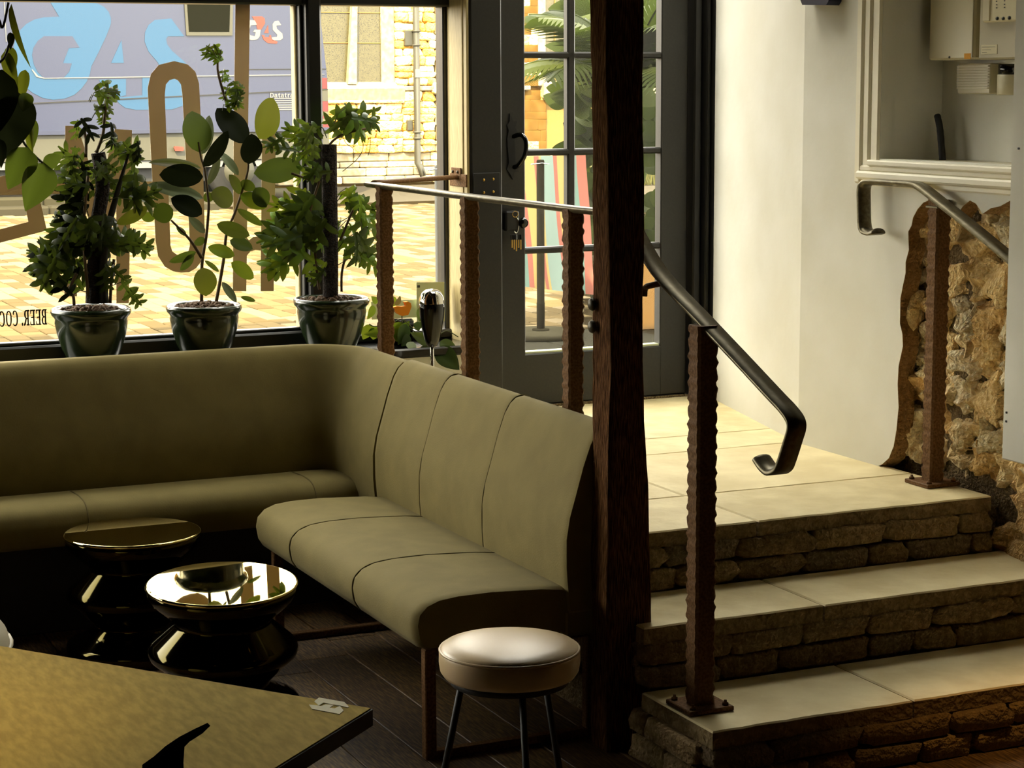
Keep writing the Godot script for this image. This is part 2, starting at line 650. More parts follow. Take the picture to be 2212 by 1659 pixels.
	for i in 5:
		m("canvas_%d" % i, sc[i], 0.9)
		M["canvas_%d" % i].backlight_enabled = true
		M["canvas_%d" % i].backlight = outdoor(sc[i])
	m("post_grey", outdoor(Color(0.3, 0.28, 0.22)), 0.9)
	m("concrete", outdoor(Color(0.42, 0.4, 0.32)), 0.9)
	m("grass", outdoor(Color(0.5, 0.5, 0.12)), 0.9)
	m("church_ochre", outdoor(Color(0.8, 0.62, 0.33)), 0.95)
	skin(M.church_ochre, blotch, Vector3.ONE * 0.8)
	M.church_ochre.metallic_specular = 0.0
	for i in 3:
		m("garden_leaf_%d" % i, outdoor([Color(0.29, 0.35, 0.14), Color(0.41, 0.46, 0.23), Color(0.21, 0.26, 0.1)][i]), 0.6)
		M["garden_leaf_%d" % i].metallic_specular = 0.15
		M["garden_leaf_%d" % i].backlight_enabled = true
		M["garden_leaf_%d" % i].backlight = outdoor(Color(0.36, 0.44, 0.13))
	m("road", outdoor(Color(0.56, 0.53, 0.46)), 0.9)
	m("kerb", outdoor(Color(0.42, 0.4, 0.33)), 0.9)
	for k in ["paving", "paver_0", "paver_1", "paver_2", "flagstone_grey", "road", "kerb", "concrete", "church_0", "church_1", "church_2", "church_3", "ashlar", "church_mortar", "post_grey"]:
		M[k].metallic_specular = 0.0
	m("pink_cloth", outdoor(Color(0.75, 0.4, 0.36)), 0.8)
	m("yellow_board", outdoor(Color(0.75, 0.55, 0.16)), 0.6)

# the street lies in far stronger light than the room; colours are darkened here to offset it
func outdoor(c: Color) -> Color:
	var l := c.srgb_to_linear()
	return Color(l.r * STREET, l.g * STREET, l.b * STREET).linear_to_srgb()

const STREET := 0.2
const PAVING := Color(0.33, 0.285, 0.2)
const VAN := Color(0.3, 0.335, 0.49)

# ---------------------------------------------------------------- room
func floor_frame(y: float) -> Transform3D:
	return Transform3D(Basis(Vector3(1, 0, 0), Vector3(0, 0, 1), Vector3(0, 1, 0)), Vector3(0, y, 0))

func build_shell() -> void:
	struct_slab("wall_back", M.dark_wall, Vector3(-2.8, -0.1, 1.6), Vector3(4.25, 3.5, 1.8))
	var cl := struct_slab("ceiling", M.ceiling_dark, Vector3(-2.8, 3.4, 1.8), Vector3(2.6, 3.6, -7.12))
	slab("ceiling_panel", cl, M.ceiling_dark, Vector3(3.75, 3.4, 1.8), Vector3(4.25, 3.6, -7.12))
	slab("ceiling_panel", cl, M.ceiling_dark, Vector3(2.6, 3.4, 1.8), Vector3(3.75, 3.6, -5.8))
	slab("ceiling_panel", cl, M.ceiling_dark, Vector3(2.6, 3.4, -6.85), Vector3(3.75, 3.6, -7.12))
	var wn := shell("added_window_3")  # unseen rooflight added to brighten the landing and treads
	slab("added_skylight_frame", wn, M.white_paint, Vector3(2.56, 3.6, -5.76), Vector3(2.62, 3.68, -6.9))
	slab("added_skylight_frame", wn, M.white_paint, Vector3(3.73, 3.6, -5.76), Vector3(3.79, 3.68, -6.9))
	slab("added_skylight_frame", wn, M.white_paint, Vector3(2.62, 3.6, -5.76), Vector3(3.73, 3.68, -5.82))
	slab("added_skylight_frame", wn, M.white_paint, Vector3(2.62, 3.6, -6.84), Vector3(3.73, 3.68, -6.9))
	var sg := begin()
	quad(sg, Vector3(2.61, 3.65, -5.8), Vector3(3.74, 3.65, -5.8), Vector3(3.74, 3.65, -6.86), Vector3(2.61, 3.65, -6.86), Vector3.DOWN)
	part("pane", done(sg), M.glass, wn)
	var w := shell("wall_left")
	slab("wall", w, M.dark_wall, Vector3(-2.8, -0.1, 1.6), Vector3(-2.6, 3.45, -7.12))

func build_floor() -> void:
	var fl := struct_slab("floor", M.under_floor, Vector3(-2.8, -0.12, 1.8), Vector3(4.1, -0.02, -7.0))
	# boards run towards the window; laid as single boards where the picture shows them
	var x := -1.6
	var i := 0
	while x < 3.75:
		var wd := 0.158
		var z := -3.0 - rng.randf() * 0.9 + 0.9
		while z > -6.5:
			var ln := 1.1 + rng.randf() * 1.1
			var z2 := maxf(z - ln, -6.6)
			if z2 < -2.4:
				slab("plank", fl, M["plank_%d" % ((i * 7 + absi(int(z * 3.0))) % 4)], Vector3(x + 0.0012, -0.02, z - 0.001), Vector3(x + wd - 0.0012, 0.0, z2 + 0.001), 0.0018)
			z = z2
		x += wd
		i += 1

const S1 := -4.103
const S2 := -4.47
const S3 := -4.80
const SL := 2.39
const SR := 3.78

func course(parent: Node3D, x0: float, x1: float, y0: float, y1: float, z: float, seedv: int, along_z := false) -> void:
	# one course of rough riser stones, x0..x1 along the riser
	var x := x0
	rng.seed = seedv
	while x < x1 - 0.03:
		var ln := minf(0.13 + rng.randf() * 0.17, x1 - x)
		if x1 - x - ln < 0.06:
			ln = x1 - x
		var h := y1 - y0
		var k := rng.randi() % 6
		var c := (x + ln * 0.5)
		var pr := 0.005 + rng.randf() * 0.012
		var t: Transform3D
		if along_z:
			t = lay(z - pr + 0.04, (y0 + y1) * 0.5, -c, 0.11, h * 1.0, ln * 1.0, 0, 0)
		else:
			t = lay(c, (y0 + y1) * 0.5, z + pr - 0.04, ln * 1.0, h * 1.0, 0.11, 0, (rng.randf() - 0.5) * 0.05)
		part("riser_stone", stone(k, 8, 12, 0.28, 0.1), M["riser_%d" % (rng.randi() % 4)], parent, t)
		x += ln

func flag(parent: Node3D, x0: float, x1: float, y: float, z0: float, z1: float, k: int, th := 0.045) -> void:
	# a stone slab whose front edge is slightly worn; its darker sides are painted shade
	rng.seed = 900 + k
	var g := 0.003
	x0 += g
	x1 -= g
	var n := 14
	var pts: Array = []
	for i in n + 1:
		var f := float(i) / n
		pts.append_array([lerpf(x0, x1, f), z0 + (rng.randf() - 0.6) * 0.007])
	pts.append_array([x1, z1 + g, x0, z1 + g])
	var st := begin()
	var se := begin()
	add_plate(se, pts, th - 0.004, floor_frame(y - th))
	var top: Array = []
	var cx := (x0 + x1) * 0.5
	var cz := (z0 + z1) * 0.5
	for i in range(0, pts.size(), 2):
		top.append_array([pts[i] + (0.004 if pts[i] < cx else -0.004), pts[i + 1] + (0.004 if pts[i + 1] < cz else -0.004)])
	add_plate(st, top, 0.004, floor_frame(y - 0.004))
	var q := poly2(pts)
	var r := poly2(top)
	for i in q.size():
		var j := (i + 1) % q.size()
		quad(st, Vector3(q[i].x, y - 0.004, q[i].y), Vector3(q[j].x, y - 0.004, q[j].y), Vector3(r[j].x, y, r[j].y), Vector3(r[i].x, y, r[i].y), Vector3(q[i].x - cx, 1.0, q[i].y - cz))
	var fp := part("flagstone", done(st), M["flag_%d" % (k % 3)], parent)
	part("shaded_edge", done(se), M.shaded_nosing, fp)

func build_steps() -> void:
	var s := shell("stone_steps")
	slab("core", s, M.mortar, Vector3(SL + 0.03, 0, S1 - 0.03), Vector3(SR, 0.125, -6.9))
	slab("core", s, M.mortar, Vector3(SL + 0.03, 0.1, S2 - 0.03), Vector3(SR, 0.29, -6.9))
	slab("core", s, M.mortar, Vector3(SL + 0.05, 0.25, S3 - 0.03), Vector3(4.0, 0.452, -6.95))
	# treads
	var j1: float = 2.978
	var j2: float = 2.946
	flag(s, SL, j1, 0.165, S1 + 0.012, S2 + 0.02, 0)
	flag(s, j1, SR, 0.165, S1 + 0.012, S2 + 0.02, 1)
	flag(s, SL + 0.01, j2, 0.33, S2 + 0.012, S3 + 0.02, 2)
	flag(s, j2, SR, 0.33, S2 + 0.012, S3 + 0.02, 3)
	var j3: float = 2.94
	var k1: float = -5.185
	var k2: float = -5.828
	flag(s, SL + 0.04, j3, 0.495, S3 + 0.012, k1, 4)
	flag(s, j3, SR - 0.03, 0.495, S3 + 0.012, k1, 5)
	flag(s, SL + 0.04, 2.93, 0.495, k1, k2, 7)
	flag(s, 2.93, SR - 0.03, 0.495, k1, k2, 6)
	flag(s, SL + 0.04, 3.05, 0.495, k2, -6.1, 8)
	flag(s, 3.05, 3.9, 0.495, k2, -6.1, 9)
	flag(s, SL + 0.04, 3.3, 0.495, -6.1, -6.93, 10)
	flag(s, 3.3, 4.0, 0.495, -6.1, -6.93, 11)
	# risers, two or three courses each
	course(s, SL, SR, 0.062, 0.121, S1, 31)
	course(s, SL, SR, 0.0, 0.06, S1, 32)
	course(s, SL + 0.01, SR, 0.228, 0.286, S2, 33)
	course(s, SL + 0.01, SR, 0.165, 0.226, S2, 34)
	course(s, SL + 0.04, SR - 0.04, 0.391, 0.451, S3, 35)
	course(s, SL + 0.04, SR - 0.04, 0.33, 0.389, S3, 36)
	# the open end beside the post
	course(s, -S1 + 0.03, -S2, 0.062, 0.121, SL, 37, true)
	course(s, -S1 + 0.03, -S2, 0.0, 0.06, SL, 38, true)
	course(s, -S2 + 0.03, -S3, 0.18, 0.286, SL, 39, true)
	course(s, -S3 + 0.03, 6.9, 0.34, 0.45, SL + 0.04, 40, true)

const WR := 3.72

func build_right_wall() -> void:
	var w := shell("wall_right")
	slab("core", w, M.mortar, Vector3(4.05, -0.1, 1.8), Vector3(4.25, 3.5, -7.12))
	# splayed plaster beside the door
	part("plaster_face", plate([3.995, -6.93, WR, -5.8, 4.06, -5.8, 4.06, -6.93], 2.92, floor_frame(0.49)), M.plaster, w)
	slab("core", w, M.plaster, Vector3(WR + 0.04, 0.49, -5.8), Vector3(4.06, 3.42, -5.36), 0.001)
	slab("core", w, M.mortar, Vector3(3.80, -0.1, -5.36), Vector3(4.06, 1.40, -2.0), 0.001)
	slab("niche_back", w, M.plaster, Vector3(3.95, 1.40, -5.36), Vector3(4.06, 3.42, -4.0), 0.001)
	slab("niche_soffit", w, M.plaster, Vector3(WR, 2.55, -5.36), Vector3(3.96, 3.42, -4.0), 0.001)
	# plaster with the broken edge round the bared stonework
	var edge := [4.715, 1.37, 4.758, 1.352, 4.801, 1.344, 4.838, 1.326, 4.87, 1.354, 4.899, 1.362, 4.931, 1.344, 4.97, 1.308, 5.022, 1.346, 5.096, 1.354, 5.128, 1.344, 5.156, 1.323, 5.178, 1.296, 5.185, 1.271, 5.201, 1.252, 5.196, 1.195, 5.211, 1.157, 5.21, 1.123, 5.223, 1.081, 5.234, 1.041, 5.233, 0.962, 5.219, 0.931, 5.215, 0.894, 5.235, 0.83, 5.238, 0.771, 5.23, 0.699, 5.239, 0.624, 5.252, 0.571, 5.276, 0.53, 5.312, 0.504, 5.343, 0.491]
	var outline: Array = [5.36, 1.47, 4.5, 1.47, 4.5, 1.372]
	outline.append_array(edge)
	outline.append_array([5.40, 0.494, 5.805, 0.494, 5.805, 3.42, 5.36, 3.42])
	part("plaster_face", plate(outline, 0.05, side_frame(WR)), M.plaster, w)
	# torn plaster rim
	var st := begin()
	for i in range(0, edge.size() - 2, 2):
		var a := Vector3(WR + 0.001, edge[i + 1], -edge[i])
		var b := Vector3(WR + 0.001, edge[i + 3], -edge[i + 2])
		var c := Vector3(WR + 0.055, edge[i + 3] - 0.004, -edge[i + 2] + 0.008)
		var d := Vector3(WR + 0.055, edge[i + 1] - 0.004, -edge[i] + 0.008)
		quad(st, a, b, c, d, Vector3(-1, 0, 0.5))
	part("plaster_edge", done(st), M.plaster_edge, w)
	# rubble
	rng.seed = 77
	var y := 0.0
	while y < 1.33:
		var h := 0.06 + rng.randf() * 0.075
		var v := 3.3
		while v < 5.32:
			var ln := 0.07 + rng.randf() * 0.12
			var cv := v + ln * 0.5
			var cy := y + h * 0.5
			var low := cv < 4.78 and cy < 0.66
			var keep := (cv > 4.4 or cy < 0.66) and cy > 0.165 * clampf(floorf((cv - 3.74) / 0.345), 0.0, 3.0) - 0.02
			if keep and not (cy > 0.7 and cv < 4.52):
				var jy := (rng.randf() - 0.5) * 0.03
				var px := 3.842 if not low else 3.79 + 0.05 * clampf((cv - 4.0) / 0.8, 0, 1)
				part("stone", stone(10 + rng.randi() % 8, 12, 18, 0.5, 0.3), M["rubble_%d" % (rng.randi() % 5)], w, lay(px + (rng.randf() - 0.5) * 0.03, cy + jy, -cv, 0.14, h * 1.12, ln * 1.1, (rng.randf() - 0.5) * 0.3, 0))
			v += ln
		y += h * 0.97
	# projecting pier
	var pz := -4.565
	slab("pier", w, M.plaster, Vector3(3.60, 0.655, pz), Vector3(4.06, 3.42, -3.9), 0.004)
	slab("pier", w, M.dark_wall, Vector3(3.60, -0.1, -3.3), Vector3(4.06, 3.42, 1.7), 0.004)
	for q in [[1.395 + 0.13, 0.028], [0.79, 0.012], [0.765, 0.012]]:
		part("screw_hole", cbox(0.004, 0.006, 0.006, 0.001), M.dark_plastic, w, at(3.5985, q[0], pz + q[1] + 0.006))
	# niche surround
	var t := shell("trim_1")
	for q in [[5.475, 5.44, 3.700], [5.44, 5.405, 3.706], [5.405, 5.362, 3.712]]:
		slab("architrave", t, M.white_paint, Vector3(q[2], 1.39, -q[0]), Vector3(3.76, 2.6, -q[1]), 0.006)
	slab("sill_board", t, M.white_paint, Vector3(3.695, 1.448, -5.40), Vector3(3.96, 1.466, -4.4), 0.004)
	for q in [[1.448, 1.43, 3.702], [1.43, 1.405, 3.69], [1.405, 1.385, 3.706]]:
		slab("moulding", t, M.white_paint, Vector3(q[2], q[1], -5.455), Vector3(3.76, q[0], -4.4), 0.006)

const GV := -6.92

func pane(called: String, x0: float, x1: float, y0: float, y1: float, z: float, parent: Node3D) -> MeshInstance3D:
	var st := begin()
	quad(st, Vector3(x0, y0, z), Vector3(x1, y0, z), Vector3(x1, y1, z), Vector3(x0, y1, z), Vector3(0, 0, 1))
	return part(called, done(st), M.glass, parent)

func build_front() -> void:
	var w := shell("wall_front")
	slab("dado", w, M.dark_wall, Vector3(-2.8, -0.1, GV + 0.02), Vector3(2.43, 0.75, GV - 0.2))
	slab("dado", w, M.plaster, Vector3(2.43, 0.44, -6.70), Vector3(2.905, 0.745, GV - 0.2))
	slab("plinth", w, M.facade, Vector3(-2.8, -0.1, GV - 0.02), Vector3(4.6, 0.5, GV - 0.2))
	slab("upper_wall", w, M.facade, Vector3(-2.8, 3.27, GV + 0.1), Vector3(6.5, 3.75, GV - 0.2))
	slab("corner_pier", w, M.facade, Vector3(-2.8, 0.5, GV + 0.06), Vector3(-2.3, 3.4, GV - 0.2))
	slab("end_pier", w, M.facade, Vector3(3.992, 0.45, GV + 0.03), Vector3(6.5, 3.4, GV - 0.2))
	slab("party_wall", w, M.facade, Vector3(4.1, 0.0, GV + 0.05), Vector3(4.3, 3.6, 1.8))
	# sill
	var sl := shell("trim_2")
	slab("sill_board", sl, M.black_gloss, Vector3(-2.6, 0.748, -6.655), Vector3(2.905, 0.782, GV + 0.03), 0.006)
	# window 1
	var a := shell("window_1")
	slab("bottom_rail", a, M.frame_black, Vector3(-2.3, 0.782, GV + 0.045), Vector3(2.345, 0.838, GV - 0.05), 0.006)
	slab("bead", a, M.frame_black, Vector3(-2.3, 0.838, GV + 0.02), Vector3(2.345, 0.85, GV - 0.02), 0.004)
	slab("transom", a, M.frame_black, Vector3(-2.3, 1.984, GV + 0.05), Vector3(2.345, 2.05, GV - 0.05), 0.006)
	slab("head", a, M.frame_black, Vector3(-2.3, 3.22, GV + 0.05), Vector3(2.345, 3.3, GV - 0.05), 0.006)
	slab("post", a, M.frame_black, Vector3(-2.32, 0.782, GV + 0.06), Vector3(-2.25, 3.3, GV - 0.06), 0.006)
	slab("post", a, M.frame_black, Vector3(0.40, 0.782, GV + 0.06), Vector3(0.46, 3.3, GV - 0.06), 0.006)
	slab("post", a, M.frame_black, Vector3(2.348, 0.782, GV + 0.07), Vector3(2.404, 3.3, GV - 0.07), 0.008)
	slab("bead", a, M.cream_paint, Vector3(2.326, 0.838, GV - 0.005), Vector3(2.336, 1.984, GV - 0.045), 0.003)
	slab("bead", a, M.door_paint, Vector3(2.336, 0.838, GV + 0.03), Vector3(2.349, 1.984, GV - 0.02), 0.003)
	pane("pane", -2.25, 0.40, 0.84, 1.99, GV, a)
	var pn := pane("pane", 0.46, 2.35, 0.84, 1.99, GV, a)
	slab("added_light_block", a, M.frame_black, Vector3(-2.3, 2.05, GV + 0.03), Vector3(2.345, 3.23, GV - 0.06), 0.004)  # unseen board added to keep high daylight off the seats
	window_lettering(pn)
	# window 2
	var b := shell("window_2")
	slab("bottom_rail", b, M.frame_black, Vector3(2.404, 0.782, GV + 0.045), Vector3(2.905, 0.815, GV - 0.05), 0.006)
	slab("transom", b, M.frame_black, Vector3(2.404, 1.984, GV + 0.05), Vector3(2.905, 2.05, GV - 0.05), 0.006)
	slab("head", b, M.frame_black, Vector3(2.404, 3.22, GV + 0.05), Vector3(2.905, 3.3, GV - 0.05), 0.006)
	slab("bead", b, M.frame_black, Vector3(2.882, 0.81, GV + 0.02), Vector3(2.906, 3.22, GV - 0.05), 0.004)
	pane("pane", 2.404, 2.882, 0.81, 1.99, GV, b)
	slab("added_light_block", b, M.frame_black, Vector3(2.404, 2.05, GV + 0.03), Vector3(2.905, 3.23, GV - 0.06), 0.004)  # second unseen board, added to dim the top of the side wall

func letter(parent: Node3D, flat: Array, mat: Material = M.film, z := GV + 0.002) -> void:
	part("letter", plate(flat, 0.0015, at(0, 0, z)), mat, parent)

func window_lettering(pn: Node3D) -> void:
	letter(pn, [1.193, 1.39, 1.285, 1.408, 1.394, 1.436, 1.434, 1.224, 1.276, 1.188, 1.184, 1.167, 1.186, 1.21, 1.278, 1.233, 1.373, 1.255, 1.356, 1.369, 1.283, 1.349, 1.191, 1.327])
	letter(pn, [1.509, 1.574, 1.551, 1.573, 1.614, 1.341, 1.677, 1.561, 1.736, 1.557, 1.706, 0.964, 1.663, 0.966, 1.676, 1.371, 1.623, 1.183, 1.598, 1.183, 1.541, 1.382, 1.528, 0.996, 1.485, 0.998])
	# the ring
	var lt := [1.889, 1.73, 1.872, 1.725, 1.859, 1.71, 1.854, 1.675, 1.857, 1.366, 1.859, 1.158, 1.865, 1.137, 1.881, 1.125, 1.896, 1.123, 1.894, 1.062, 1.866, 1.068, 1.837, 1.085, 1.814, 1.123, 1.807, 1.176, 1.8, 1.479, 1.795, 1.699, 1.808, 1.746, 1.836, 1.777, 1.89, 1.79]
	var rt := [1.889, 1.73, 1.89, 1.79, 1.937, 1.779, 1.964, 1.754, 1.976, 1.714, 1.982, 1.476, 1.983, 1.154, 1.973, 1.106, 1.949, 1.076, 1.922, 1.062, 1.894, 1.062, 1.896, 1.123, 1.912, 1.126, 1.924, 1.14, 1.928, 1.156, 1.923, 1.445, 1.916, 1.675, 1.912, 1.711, 1.901, 1.725]
	letter(pn, lt)
	letter(pn, rt)
	letter(pn, [2.115, 2.031, 2.167, 2.031, 2.15, 1.601, 2.135, 1.174, 2.143, 1.166, 2.157, 1.177, 2.174, 1.178, 2.187, 1.178, 2.199, 1.548, 2.25, 1.55, 2.229, 0.982, 2.181, 0.984, 2.185, 1.128, 2.166, 1.131, 2.147, 1.127, 2.133, 1.112, 2.128, 0.986, 2.079, 0.989, 2.098, 1.602])
	# small serif lettering, read from the street
	var tm := TextMesh.new()
	var sf := SystemFont.new()
	sf.font_names = PackedStringArray(["Droid Serif"])
	sf.font_weight = 700
	tm.font = sf
	tm.font_size = 32
	tm.text = "BEER. COCKTAILS"
	tm.depth = 0.5
	tm.pixel_size = 0.01
	tm.horizontal_alignment = HORIZONTAL_ALIGNMENT_LEFT
	tm.vertical_alignment = VERTICAL_ALIGNMENT_BOTTOM
	var k := 0.052 / 0.235
	part("lettering", tm, M.black_print, pn, Transform3D(Basis(Vector3(-k * 0.42, 0, 0), Vector3(0, k, 0), Vector3(0, 0, 0.003)), Vector3(1.424, 0.887, -6.917)))

func build_door() -> void:
	var d := shell("door_1")
	# frame
	slab("jamb", d, M.door_paint, Vector3(2.908, 0.49, -6.712), Vector3(3.032, 3.28, GV - 0.06), 0.006)
	slab("jamb_board", d, M.cream_paint, Vector3(2.898, 0.745, -6.722), Vector3(2.909, 3.28, -6.75), 0.002)
	slab("jamb_board", d, M.cream_paint, Vector3(2.894, 0.745, -6.752), Vector3(2.909, 3.28, -6.868), 0.002)
	slab("jamb_board", d, M.cream_paint, Vector3(2.898, 0.745, -6.871), Vector3(2.909, 3.28, -6.90), 0.002)
	slab("jamb", d, M.frame_black, Vector3(3.905, 0.49, GV + 0.06), Vector3(3.94, 3.28, GV - 0.06), 0.006)
	slab("jamb", d, M.frame_black, Vector3(3.942, 0.49, GV + 0.09), Vector3(3.962, 3.28, GV - 0.06), 0.006)
	slab("jamb", d, M.frame_black, Vector3(3.964, 0.49, GV + 0.12), Vector3(3.994, 3.28, GV - 0.06), 0.006)
	slab("transom", d, M.frame_black, Vector3(3.03, 2.58, GV + 0.08), Vector3(3.91, 2.64, GV - 0.06), 0.006)
	slab("head", d, M.frame_black, Vector3(3.03, 3.22, GV + 0.08), Vector3(3.99, 3.3, GV - 0.06), 0.006)
	pane("pane", 3.03, 3.91, 2.64, 3.22, GV, d)
	slab("threshold", d, M.mortar, Vector3(3.03, 0.46, GV + 0.03), Vector3(3.99, 0.503, GV - 0.2), 0.004)
	# leaf
	var leaf := part("door_leaf", cbox(0.174, 2.07, 0.05, 0.004), M.door_paint, d, at(3.123, 1.54, GV - 0.005))
	slab("stile", leaf, M.door_paint, Vector3(3.784, 0.505, GV + 0.02), Vector3(3.9, 2.575, GV - 0.03), 0.004)
	slab("bottom_rail", leaf, M.door_paint, Vector3(3.2, 0.505, GV + 0.02), Vector3(3.79, 0.70, GV - 0.03), 0.004)
	slab("top_rail", leaf, M.door_paint, Vector3(3.2, 2.50, GV + 0.02), Vector3(3.79, 2.575, GV - 0.03), 0.004)
	for y in [1.0895, 1.4545, 1.814, 2.175]:
		slab("glazing_bar", leaf, M.door_paint, Vector3(3.2, y - 0.012, GV + 0.015), Vector3(3.79, y + 0.012, GV - 0.025), 0.006)
	for x in [3.4045, 3.614]:
		slab("glazing_bar", leaf, M.door_paint, Vector3(x - 0.0165, 0.7, GV + 0.015), Vector3(x + 0.0165, 2.5, GV - 0.025), 0.006)
	slab("putty_bead", leaf, M.card, Vector3(3.205, 0.698, GV + 0.012), Vector3(3.785, 0.708, GV - 0.028), 0.002)
	var xs := [3.209, 3.388, 3.421, 3.5975, 3.6305, 3.785]
	var ys := [0.70, 1.0775, 1.1015, 1.4425, 1.4665, 1.802, 1.826, 2.163, 2.187, 2.50]
	for i in 3:
		for j in 5:
			pane("pane", xs[i * 2], xs[i * 2 + 1], ys[j * 2], ys[j * 2 + 1], GV - 0.008, leaf)
	# pull handle with its scrolled back plate
	var h := GV + 0.022
	part("handle_plate", plate([3.144, 1.6, 3.159, 1.572, 3.174, 1.571, 3.167, 1.549, 3.178, 1.524, 3.163, 1.507, 3.166, 1.422, 3.181, 1.418, 3.174, 1.401, 3.181, 1.384, 3.162, 1.384, 3.156, 1.357, 3.143, 1.381, 3.132, 1.395, 3.14, 1.419, 3.133, 1.507, 3.14, 1.538, 3.133, 1.558, 3.144, 1.572], 0.006, at(0, 0, h)), M.black_matt, d)
	var pp: Array = smooth_path([Vector3(3.158, 1.515, h), Vector3(3.175, 1.522, h + 0.035), Vector3(3.185, 1.50, h + 0.058), Vector3(3.182, 1.45, h + 0.056), Vector3(3.168, 1.412, h + 0.03), Vector3(3.16, 1.402, h)], 6)
	part("door_handle", tube(pp, 0.0085, 8), M.black_gloss, d)
	# rim lock and knob
	slab("lock", d, M.black_matt, Vector3(3.112, 1.243, -6.9), Vector3(3.168, 1.169, -6.9) + Vector3(0, 0, 0.04), 0.006)
	part("knob", lathe([[0.0, 0.0], [0.008, 0.0], [0.008, 0.03], [0.016, 0.034], [0.02, 0.045], [0.016, 0.056], [0.0, 0.058]], 16), M.black_gloss, d, Transform3D(Basis.from_euler(Vector3(PI / 2, 0, 0)), Vector3(3.18, 1.198, -6.88) - Vector3(0, 0, 0.02)))
	# keys on their ring
	var kz := GV + 0.075
	var kt := thing("key_bunch", "bunch of keys on a pale clip dangling from the door lock", "keys", Vector3(3.157, 1.166, -6.88))
	var c := Vector3(3.15, 1.219, -6.86)
	var ring: Array = []
	for i in 13:
		ring.append(c + Vector3(cos(TAU * i / 12) * 0.011, 0.012 + sin(TAU * i / 12) * 0.011, 0))
	part("key_ring", tube(ring, 0.0012, 5), M.brass, kt)
	part("clip", tube(smooth_path([c + Vector3(0.004, 0.002, 0), c + Vector3(0.011, -0.012, 0), c + Vector3(0.011, -0.045, 0), c + Vector3(0.003, -0.058, 0), c + Vector3(-0.005, -0.05, 0)], 4), 0.0022, 6), M.chrome, kt)
	for i in 5:
		var x := -0.014 + 0.007 * i
		var kk := part("key", cbox(0.014, 0.018, 0.003, 0.004), M.black_matt, kt, Transform3D(Basis.from_euler(Vector3(0, 0.4 * i, 0.15 - 0.07 * i)), c + Vector3(x, -0.072, 0.004 * i)))
		slab("key_blade", kk, M.brass, c + Vector3(x - 0.0025, -0.082, 0.004 * i), c + Vector3(x + 0.0025, -0.112 - 0.006 * (i % 3), 0.004 * i + 0.002), 0.0005)

# ---------------------------------------------------------------- street
const SY := 0.48

func many(called: String, mesh: Mesh, mat: Material, xfs: Array, parent: Node3D) -> MultiMeshInstance3D:
	var mm := MultiMesh.new()
	mm.transform_format = MultiMesh.TRANSFORM_3D
	mm.mesh = mesh
	mm.instance_count = xfs.size()
	for i in xfs.size():
		mm.set_instance_transform(i, xfs[i])
	var o := MultiMeshInstance3D.new()
	o.name = called
	o.multimesh = mm
	o.material_override = mat
	o.set_meta("kind", "stuff")
	parent.add_child(o, true)
	o.transform = whole(parent).affine_inverse()
	return o

func build_street() -> void:
	var g := struct_slab("pavement", M.paving, Vector3(-8, 0.2, -7.12), Vector3(18, SY - 0.012, -25.0))
	struct_slab("ground", M.paving, Vector3(-40, -0.4, -7.2), Vector3(50, 0.15, -60.0))
	# paver courses run away from the window; the nearest ones are single pieces
	rng.seed = 5
	var pv := cbox(0.101, 0.03, 0.203, 0.004)
	var far: Array = [[], [], []]
	var count := 0
	var u := 0.2
	var col := 0
	while u < 8.5:
		var v := 9.25 + (0.105 if col % 2 else 0.0)
		while v < 19.9:
			if u > v * 0.13 and u < v * 0.5:
				var t := at(u, SY - 0.015 + rng.randf() * 0.004, -v)
				var k := rng.randi() % 3
				if v < 11.6 and u > v * 0.19 and u < v * 0.41 and count < 290:
					count += 1
					part("paver", pv, M["paver_%d" % k], g, t)
				else:
					far[k].append(t)
			v += 0.21
		u += 0.108
		col += 1
	for k in 3:
		many("paver_field", pv, M["paver_%d" % k], far[k], g)
	# larger grey slabs under the window
	for i in 7:
		for j in 3:
			slab("paving_slab", g, M.flagstone_grey, Vector3(0.6 + i * 0.6, SY - 0.02, -7.3 - j * 0.62), Vector3(1.194 + i * 0.6, SY + 0.001 * ((i + j) % 3), -7.914 - j * 0.62), 0.004)
	# kerb and road
	var kb := shell("kerb")
	var x := -3.0
	while x < 5.4:
		slab("kerb_stone", kb, M.kerb, Vector3(x, 0.3, -20.05), Vector3(x + 0.895, SY + 0.075, -20.3), 0.02)
		slab("kerb_stone", kb, M.concrete, Vector3(x, 0.3, -20.32), Vector3(x + 0.895, SY + 0.15, -20.55), 0.02)
		x += 0.9
	struct_slab("road", M.road, Vector3(-8, 0.3, -20.6), Vector3(18, SY - 0.008, -24.0))

const CV := 24.1

func fill_stones(parent: Node3D, x0: float, x1: float, y0: float, y1: float, hmin: float, hmax: float, lmin: float, lmax: float, sd: int, proud: float, e := 0.35, r := 0.14, plain := "") -> void:
	rng.seed = sd
	var y := y0
	while y < y1 - 0.02:
		var h := minf(hmin + rng.randf() * (hmax - hmin), y1 - y)
		if y1 - y - h < hmin * 0.5:
			h = y1 - y
		var x := x0 - rng.randf() * lmin * 0.5
		while x < x1 - 0.02:
			var ln := lmin + rng.randf() * (lmax - lmin)
			var a := maxf(x, x0)
			var b := minf(x + ln, x1)
			if x1 - b < lmin * 0.5:
				b = x1
			part("stone", stone(20 + rng.randi() % 8, 7, 10, e, r), M[plain if plain and rng.randi() % 4 else "church_%d" % (rng.randi() % 4)], parent, lay((a + b) * 0.5, y + h * 0.5, -CV - 0.02 + rng.randf() * proud * 0.4, (b - a) * 1.05, h * 1.06, 0.1 + proud))
			x = maxf(b, x + 0.02) if b < x1 else x1
		y += h

